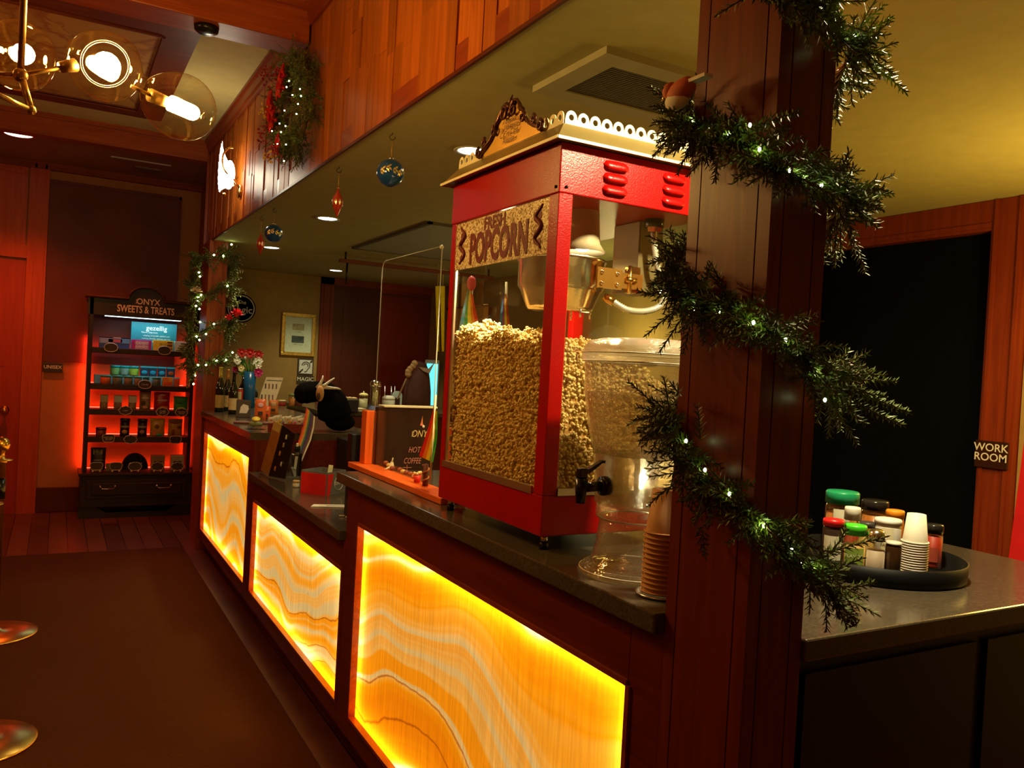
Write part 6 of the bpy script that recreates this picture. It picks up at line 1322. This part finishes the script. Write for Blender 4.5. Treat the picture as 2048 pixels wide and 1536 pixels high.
drape('rainbow_flag', 'slender rainbow flag right of the pink tipped one', 1011, 572, 684, 26, 2.72, [(.02, .20, .5), (.25, .06, .30), (.75, .62, .05), (.62, .10, .02)])
# ================================================================== sweets and treats display in the far hall
W_ESP = wood('espresso_wood', (.020, .011, .006), (.040, .022, .011), .4, 'X')
W_ESPZ = wood('espresso_wood_z', (.020, .011, .006), (.040, .022, .011), .4, 'Z')
sh = thing('display_shelf', 'tall dark shelf unit with arched SWEETS & TREATS header in the far hall', 'shelf unit', (.68, 8.22, 0))
S_W = lambda b, n, m, par=sh: b.obj(n, m, par, world=True)
b = B(); b.bbox(.222, 1.142, 8.04, 8.42, .12, .385, .004); b.bbox(.205, 1.158, 8.02, 8.42, .378, .402, .005); b.box(.21, 1.15, 8.03, 8.42, .105, .13)
b.plate([(0, 0), (.93, 0), (.93, .11), (.80, .11), (.72, .05), (.22, .05), (.12, .11), (0, .11)], (.215, 8.045, 0), (1, 0, 0), (0, 0, 1), -.02); b.box(.215, .235, 8.06, 8.42, 0, .11); b.box(1.125, 1.145, 8.06, 8.42, 0, .11)
S_W(b, 'base_cabinet', W_ESP)
b = B(); b.bbox(.27, 1.09, 8.026, 8.044, .175, .345, .004); b.bbox(.31, 1.05, 8.016, 8.03, .205, .315, .008); dw = S_W(b, 'drawer', W_ESP)
for x in (.44, .90):
    b = B(); b.tube([(x-.06, 8.02, .285), (x-.045, 7.995, .268), (x+.045, 7.995, .268), (x+.06, 8.02, .285)], .006, 8); [b.ball((x+s_*.06, 8.018, .286), .012, n=8) for s_ in (-1, 1)]; S_W(b, 'handle', M_STEEL, dw)
for x0, x1 in ((.236, .27), (1.094, 1.124)): S_W(B().bbox(x0, x1, 8.10, 8.39, .40, 1.96, .003), 'side_panel', W_ESPZ)
ZS = (1.508, 1.185, .960, .716)
for z in ZS: S_W(B().bbox(.27, 1.094, 8.09, 8.37, z-.022, z, .003).bbox(.262, 1.102, 8.085, 8.10, z-.045, z+.004, .003), 'shelf_board', W_ESP)
P_ = [(.222, 1.80), (1.128, 1.80), (1.128, 1.955), (.83, 1.955)]+[(.69+.14*math.cos(a), 1.955+.11*math.sin(a)) for a in [PI*i/12 for i in range(1, 12)]]+[(.55, 1.955), (.222, 1.955)]
b = B(); b.plate([(x, z) for x, z in P_], (0, 8.10, 0), (1, 0, 0), (0, 0, 1), -.022); hd = S_W(b, 'header_board', W_ESP)
rim = [(.205, 8.085, 1.96), (.545, 8.085, 1.96)]+[(.69+.15*math.cos(a), 8.085, 1.957+.12*math.sin(a)) for a in [PI-PI*i/12 for i in range(1, 12)]]+[(.835, 8.085, 1.96), (1.145, 8.085, 1.96)]
b = B(); b.tube(rim, .013, 6); b.bbox(.205, 1.145, 8.124, 8.41, 1.955, 1.972, .004); S_W(b, 'crown_rail', wood('espresso_rim', (.06, .018, .008), (.10, .03, .012), .4, 'X'))
b = B(); text(b, 'ONYX', (.705, 8.0985, 1.942), *FY, .075, .001, .012, sx=.9); text(b, 'THE', (.612, 8.0985, 1.942), (0, 0, 1), (-1, 0, 0), .022, .001, .006); text(b, 'SWEETS & TREATS', (.69, 8.0985, 1.868), *FY, .088, .001, .016, sx=.66); S_W(b, 'header_lettering', M((.80, .74, .56)), hd)
# red LED strips glued along the back of the unit; they wash the wall
M_LEDR = mat('red_led', (1, .1, .05), .4, emit=(1, .06, .03), es=7, var=0)
for x in (.240, 1.118): S_W(B().box(x-.004, x+.004, 8.392, 8.398, .42, 1.62), 'led_strip', M_LEDR)
for z in ZS[1:]+(.403,): S_W(B().box(.28, 1.07, 8.372, 8.378, z+.002, z+.008), 'led_strip', M_LEDR)
for x in (.226, 1.135): lamp('AREA', (x, 8.395, 1.0), 1.5, (1, .06, .015), 1.2, .02, rot=(PI/2, 0, PI)).rotation_euler = (PI/2, PI/2, 0)
for z in ZS+(.403,): lamp('AREA', (.675, 8.385, z+.02), 0.5, (1, .06, .015), .78, .02, rot=(PI*.5, 0, 0))
# cool strip under the header
S_W(B().box(.36, 1.0, 8.14, 8.155, 1.792, 1.798), 'cool_strip', mat('cool_led', (1, 1, 1), .3, emit=(.55, .9, 1), es=5, var=0)); lamp('AREA', (.70, 8.16, 1.785), 1.6, (.55, .92, 1), .55, .03)
lamp('AREA', (.70, 8.14, 1.475), .5, (.4, .92, 1), .5, .03)
YS = 8.17
def spot(px, py, y=YS): return onY(px, py, y)
def box(nm, lab, x0, x1, y0, y1, z, col, cat='box', stripes=(), grp=None, Yp=YS, dep=.05, roof=None, txt=None):
    a, c = spot(x0, y1, Yp), spot(x1, y0, Yp); w_ = c.x-a.x; h = mpp(a)*(y1-y0)
    t = thing(nm, lab, cat, ((a.x+c.x)/2, Yp, z), 0, grp); B().bbox(-w_/2, w_/2, 0, dep, 0, h, .002).obj('carton', M(col, .4), t)
    for (u0, u1, v0, v1, cc) in stripes: B().box(-w_/2+w_*u0, -w_/2+w_*u1, -.0015, .001, h*v0, h*v1).obj('print', M(cc, .4), t)
    if txt:
        b = B(); text(b, txt[0], (0, -.0022, h*txt[1]), *FY, txt[2], .0004, .008, sx=.8, line=.8); b.obj('lettering', M(txt[3]), t)
    return t
z = ZS[0]+.001
tb = box('teal_card', 'teal card with white lettering standing on the top display shelf', 261, 355, 634, 690, z, (.02, .20, .24), 'sign', Yp=8.26, dep=.01)
b = B(); text(b, 'gezellig', (.02, -.002, .205), *FY, .062, .0005, .012); text(b, 'Noun, adjective', (-.04, -.002, .165), *FY, .022, .0005, .003)
for i, s_ in enumerate(('a feeling of warmth, comfort and', 'cosiness, friendly, intimate and cozy', 'atmosphere, pleasant experience with')): text(b, s_, (.02, -.002, .135-.026*i), *FY, .020, .0005, .003, sx=.85)
b.obj('lettering', M((.80, .86, .82)), tb)
box('display_box', 'blue and pink candy display box leftmost on the top shelf', 198, 260, 670, 692, z, (.03, .10, .50), stripes=((0, .45, .45, 1, (.25, .35, .6)), (.3, .75, .55, .85, (.5, .12, .2)), (.7, 1, .5, 1, (.10, .35, .75)), (0, 1, .93, 1, (.6, .75, .9))))
box('candy_bar_stack', 'magenta stack of wrapped candy bars on the top shelf', 263, 304, 675, 695, z, (.45, .01, .22), stripes=((.18, .85, .08, .45, (.6, .35, .42)), (.18, .85, .52, .88, (.6, .35, .42))), txt=('CANDY\nCANDY', .5, .034, (.85, .8, .8)))
box('candy_bar_stack', 'yellow stack of wrapped candy bars on the top shelf', 306, 347, 677, 698, z, (.75, .50, .02), stripes=((.7, .95, .1, .3, (.1, .05, .01)), (.7, .95, .45, .65, (.1, .05, .01)), (.7, .95, .78, .92, (.1, .05, .01))), txt=('FRUIT\nFRUIT', .5, .030, (.25, .12, .01)))
box('candy_bar_stack', 'pale green and white stack at the right of the top shelf', 349, 379, 679, 700, z, (.55, .66, .48), stripes=tuple((.1+.1*i, .9, .1+.22*i, .18+.22*i, (.06, .14, .05)) for i in range(4)))
# second shelf: riser with two rows
rz = 1.268; z = ZS[1]+.001
tag(B().bbox(.30, 1.02, 8.24, 8.34, z, rz, .003).obj('shelf_riser', M((.35, .5, .5), .2)), 'low clear blue riser on the second display shelf', 'riser')
cn = (('green and yellow', (.25, .5, .15)), ('grey and teal', (.30, .42, .33)), ('lime and teal', (.48, .55, .05)))
for i, (l_, c_) in enumerate(cn):
    p = onY(230+19*i, 742, 8.27); jar('candy_tub', l_+' candy tub with aqua lid on the riser', 'tub', p.x, 8.27, rz+.001, .042, .088, M(c_, .3), M((.02, .48, .50), .3), .02, 1.03, label=(.1, .7, .6), lcol=tuple(min(1, v*1.3) for v in c_), n=20)
for i, (x0, c_) in enumerate(((281, (.02, .42, .62)), (298, (.02, .38, .60)), (316, (.02, .42, .60)), (334, (.70, .10, .02)))):
    t = box('mint_box', ('dark blue candy box with %s oval, %s of the four on the riser' % (('bright blue', 'first'), ('bright blue', 'second'), ('bright blue', 'third'), ('orange', 'last'))[i]), x0, x0+16.5, 728, 748, rz+.001, (.01, .05, .10), Yp=8.25)
    B().ball((0, -.002, .035), .026, 1, .08, .7, 14).obj('oval', M(c_, .3), t); B().box(-.036, .036, -.002, .001, .078, .092).obj('band', M((.05, .45, .5)), t)
fr = ((211, 20, (.62, .13, .03), 'orange'), (235, 19, (.14, .18, .13), 'grey green'), (257, 17, (.22, .16, .08), 'brown'), (276, 15, (.24, .17, .10), 'tan'), (292, 13, (.05, .12, .17), 'dark blue'), (313, 17, (.12, .18, .16), 'dull teal'))
for x_, w_, c_, l_ in fr:
    p = onY(x_, 766, 8.14); k = mpp(p); jar('candy_tub', l_+' candy tub in the front row of the second shelf', 'tub', p.x, 8.155, z, w_*k/2*.95, .082, M(c_, .3), M((.05, .40, .40), .3), .015, 1.03, n=20)
box('candy_box', 'orange and yellow candy box at the right of the second shelf', 325, 346, 750, 768, z, (.70, .30, .02), Yp=8.13, stripes=((.1, .9, .1, .45, (.7, .12, .02)), (.6, 1, .5, 1, (.8, .55, .05)))); box('candy_box', 'narrow orange carton at the right end of the second shelf', 348, 360, 753, 769, z, (.60, .13, .02), Yp=8.13)
# third shelf
z = ZS[2]+.001
def bagt(nm, lab, x0, x1, y0, y1, z, col, dep=.05, prints=(), cat='packet', Yp=8.16):
    a, c = spot(x0, y1, Yp), spot(x1, y0, Yp); w_ = c.x-a.x; h = mpp(a)*(y1-y0); t = thing(nm, lab, cat, ((a.x+c.x)/2, Yp, z))
    pillow(B(), (0, 0, 0), (1, 0, 0), (0, .06, 1), w_, h, dep).obj('bag', M(col, .3), t)
    for (u, v, ru, rv_, cc) in prints: B().ball((w_*(u-.5), -dep*.5+.06*h*v, h*v), 1, w_*ru, .004, h*rv_, 14).obj('print', M(cc, .4), t)
    return t
for i, x0 in enumerate((199, 227, 256)):
    t = bagt('treat_bag', 'small kraft treat bag with square %s label, %s of three on the third shelf' % (('yellowish', 'leftmost'), ('mint white', 'middle'), ('white', 'right one'))[i], x0, x0+18, 787, 816, z, (.40, .25, .12))
    B().box(-.032, .032, -.030, -.024, .066, .124).obj('label', M(((.50, .42, .22), (.62, .70, .52), (.66, .62, .50))[i]), t)
bagt('nut_bag', 'clear bag of mixed brown nuts standing on the third shelf', 278, 303, 778, 817, z, (.32, .20, .09), prints=((.5, .62, .4, .06, (.65, .58, .4)), (.35, .35, .22, .13, (.10, .06, .03)), (.66, .3, .2, .16, (.30, .26, .08)), (.5, .15, .25, .1, (.45, .3, .12))))
bagt('chocolate_bag', 'large red sweets bag on the third shelf', 307, 341, 777, 814, z, (.50, .015, .010), prints=((.5, .84, .2, .04, (.7, .5, .4)), (.52, .55, .35, .06, (.75, .45, .35)), (.6, .15, .3, .10, (.5, .22, .06))))
bagt('chip_bag', 'bright green snack bag at the right of the third shelf', 347, 377, 784, 813, z, (.06, .42, .02), prints=((.45, .62, .32, .16, (.03, .28, .02)), (.45, .62, .22, .06, (.6, .75, .5)), (.5, .2, .3, .06, (.25, .6, .2))))
# fourth shelf
z = ZS[3]+.001
p = onY(202, 866, 8.16); jar('jam_jar', 'dim orange brown jar at the left of the fourth shelf', 'jar', p.x, 8.16, z, .042, .080, M((.22, .06, .02), .3), M((.16, .04, .02)), .02, n=20)
for x_, l_ in ((249, 'left'), (284, 'right')):
    p = onY(x_, 868, 8.16); t = jar('spice_tin', 'black %s tin with pale band on the fourth shelf' % l_, 'tin', p.x, 8.16, z, .040, .165, M((.035, .022, .016), .3), M((.03, .02, .015), .3), .03, 1.08, label=(.62, .75, 1.0), lcol=(.40, .36, .26), n=20)
    B().ball((0, -.040, .045), .024, 1, .2, .8, 10).obj('emblem', M((.45, .30, .14) if l_ == 'left' else (.25, .17, .1)), t)
bagt('chip_bag', 'yellow snack bag with green tab on the fourth shelf', 299, 331, 833, 870, z, (.72, .42, .01), prints=((.45, .55, .16, .12, (.22, .08, .02)), (.75, .78, .16, .14, (.75, .5, .05)), (.6, .12, .2, .08, (.02, .42, .26)), (.12, .93, .12, .05, (.5, .62, .1)), (.3, .2, .14, .16, (.7, .22, .02))))
bagt('chip_bag', 'brown topped yellow snack bag at the right of the fourth shelf', 335, 366, 833, 869, z, (.60, .33, .02), prints=((.5, .86, .42, .14, (.26, .09, .02)), (.35, .25, .12, .2, (.35, .10, .02)), (.75, .55, .15, .1, (.2, .07, .02))))
# base row
z = .4035
t = bagt('coaster_pack', 'dark patterned pack standing leftmost on the cabinet top', 180, 213, 889, 935, z, (.035, .025, .02), .03, prints=((.2, .8, .06, .12, (.4, .35, .25)), (.4, .85, .05, .1, (.35, .3, .22)), (.7, .8, .08, .12, (.4, .33, .22)), (.5, .45, .35, .03, (.5, .45, .35)), (.25, .2, .1, .06, (.55, .5, .38))), cat='pack', Yp=8.22)
box('small_box', 'grey green little box before the patterned pack', 184, 203, 925, 938, z, (.28, .30, .20), Yp=8.13); box('small_box', 'flat olive box left of the black cap', 212, 242, 923, 938, z, (.16, .17, .05), Yp=8.14)
c = onY(265, 938, 8.18); t = thing('baseball_cap', 'black cap lettered ONYX on the cabinet top', 'cap', (c.x+.02, 8.23, z))
b = B(); n = 16; vs = []
for j in range(9):
    for i in range(24):
        a = 2*PI*i/24; e = PI/2*j/8; vs.append((.115*math.cos(a)*math.cos(e), .115*math.sin(a)*math.cos(e), .145*math.sin(e)+.012))
b.add(vs, [(j*24+i, j*24+(i+1) % 24, (j+1)*24+(i+1) % 24, (j+1)*24+i) for j in range(8) for i in range(24)], True); b.obj('crown', mat('black_cloth', (.006, .006, .006), .85, var=.2), t)
b = B(); vs = []
for i in range(15):
    a = PI+.15+(PI-.3)*i/14*.5; vs += [(.112*math.cos(a), .112*math.sin(a), .014), (.19*math.cos(a)*1.0-.015, .17*math.sin(a), .004)]
b.add(vs, [(2*i, 2*i+1, 2*i+3, 2*i+2) for i in range(14)], True); b.obj('brim', MATS['black_cloth'], t)
b = B(); text(b, 'ONYX', (0, 0, 0), (1, 0, 0), (0, 1, 0), .046, 0, .010, sx=.9); b.v = [((.113)*math.sin(v[0]/.115), -(.113)*math.cos(v[0]/.115)-.001+max(0, v[1])*.25, .062+v[1]) for v in b.v]; b.obj('lettering', M((.75, .72, .6)), t)
for x0, x1, l_, c_ in ((302, 330, 'tan boxed mug with picture right of the black cap', (.42, .28, .14)), (341, 368, 'white boxed mug with dark picture at the right end', (.60, .58, .46))):
    t = box('mug_box', l_, x0, x1, 911, 941, z, c_, Yp=8.16, dep=.09, stripes=((.2, .8, .25, .62, (.06, .05, .045)), (.35, .45, .3, .6, tuple(v*1.2 for v in c_)), (0, 1, .92, 1, tuple(min(1, v*1.2) for v in c_)))); 
# price tags: little scalloped chalk labels
def tagp(px, py, y, shape, feet, lab, txt=None):
    p = onY(px, py, y); t = thing('price_tag', lab, 'label', (p.x, y, p.z), 0, 'chalk price tags on the display shelf'); k = 48; w_, h_ = .056, .040
    def r(a):
        if shape == 0: return 1+.07*math.cos(8*a)
        if shape == 1: return (abs(math.cos(a))**4+abs(math.sin(a))**4)**-.25*(.86 if math.sin(a) < 0 else .95)
        return (abs(math.cos(a))**3+abs(math.sin(a))**3)**(-1/3)*.97*(1+.04*math.cos(4*a))
    ou = [(w_*r(2*PI*i/k)*math.cos(2*PI*i/k), h_*r(2*PI*i/k)*math.sin(2*PI*i/k)) for i in range(k)]
    B().plate(ou, (0, 0, 0), (1, 0, 0), (0, 0, 1), -.003).obj('board', M((.035, .022, .015) if not feet else (.055, .05, .03), .5), t)
    b = B(); b.tube([(x*.94, -.001, z_*.93) for x, z_ in ou], .0028, 5, True)
    if feet: [b.ball((s_*.028, -.002, -h_*1.05), .009, n=8) for s_ in (-1, 1)]
    b.obj('rim', M((.62, .58, .45)), t)
    if txt: b = B(); text(b, txt, (0, -.001, 0), *FY, .022, .0006, .002, line=.75); b.obj('chalk_writing', M((.6, .56, .42)), t)
E_ = 8.075
for px, py, s_, l_, tx in ((222, 695, 2, 'chalk tag below the blue display box on the top shelf edge', None), (329, 701, 2, 'chalk tag below the yellow candy bars on the top shelf edge', None), (290, 769, 2, 'chalk tag centred on the second shelf edge', 'Candy'), (251, 821, 0, 'chalk tag below the kraft treat bags on the third shelf edge', 'nuts'), (325, 824, 0, 'chalk tag below the large red sweets bag', 'Truffle\n$4.50'), (363, 825, 0, 'chalk tag below the bright green snack bag', 'Licorice\n$4.00'), (217, 877, 1, 'chalk tag under the dim orange jar on the fourth shelf edge', 'PRETZEL\n$3.50'), (261, 879, 0, 'chalk tag under the left black tin', None), (351, 880, 1, 'chalk tag under the brown topped yellow bag', None)):
    tagp(px, py, E_, s_, False, l_, tx)
for px, s_, l_ in ((193, 1, 'standing chalk tag before the grey green little box'), (232, 1, 'standing chalk tag before the flat olive box'), (270, 2, 'standing chalk tag before the black cap'), (315, 0, 'standing chalk tag before the tan boxed mug'), (355, 0, 'standing chalk tag before the white boxed mug')):
    tagp(px, 933, 8.045, s_, True, l_)
# --- brass stanchions with a dark belt clip at the left edge
def stanchion(x, y, lab):
    t = thing('stanchion', lab, 'barrier post', (x, y, .008)); 
    B().lathe([(.2, 0), (.201, .007), (.196, .011), (.10, .016), (.04, .022), (.024, .036)], n=48).obj('base', mat('polished_brass', (.70, .42, .07), .26, 1, var=.04), t)
    B().lathe([(.024, .03), (.0235, .88), (.030, .885), (.030, .895), (.0235, .90)], n=24).obj('post', MATS['polished_brass'], t)
    B().lathe([(.001, .89), (.055, .895), (.055, .899), (.02, .905), (.016, .93), (.024, .94), (.036, .955), (.040, .975), (.034, .998), (.015, 1.014), (.001, 1.016)], n=28).obj('finial', MATS['polished_brass'], t)
    B().lathe([(.0265, .70), (.0265, .80), (.0245, .80), (.0245, .70), (.0265, .70)], n=24).obj('belt_sleeve', M_BLK, t)
stanchion(-.228, 4.90, 'farther brass rope post with ball top at the left edge')
stanchion(-.205, 3.56, 'nearer brass rope post whose round base shows at the lower left')
# --- red cloth at the far right, hanging over a chair back
t = thing('red_cloth', 'bright red cloth hanging over a stool back at the right edge', 'cloth', (3.0, 1.5, 0)); b = B(); n = 24; vs = []
for i in range(n+1):
    u = i/n; y = 1.30
    for j in range(9):
        v = j/8; vs.append((2.95+.02*math.sin(u*9+v)+.05*v, y+u*(.31+.078*v)+.006*math.sin(v*4)*(1-u), 1.46-.95*v))
b.add(vs, [(i*9+j, i*9+j+1, (i+1)*9+j+1, (i+1)*9+j) for i in range(n) for j in range(8)], True); b.obj('cloth', mat('red_cloth', (.80, .006, .004), .7, var=.08), t, world=True)
b = B(); b.cyl((3.02, 1.24, 1.47), (3.02, 1.61, 1.47), .014); [b.cyl((3.02, y, 0), (3.02, y, 1.47), .014) for y in (1.26, 1.58)]; [b.cyl((3.35, y, 0), (3.35, y, .75), .014) for y in (1.26, 1.58)]; b.bbox(3.0, 3.38, 1.23, 1.61, .74, .78, .006); b.obj('stool_frame', M_BLK, t, world=True)
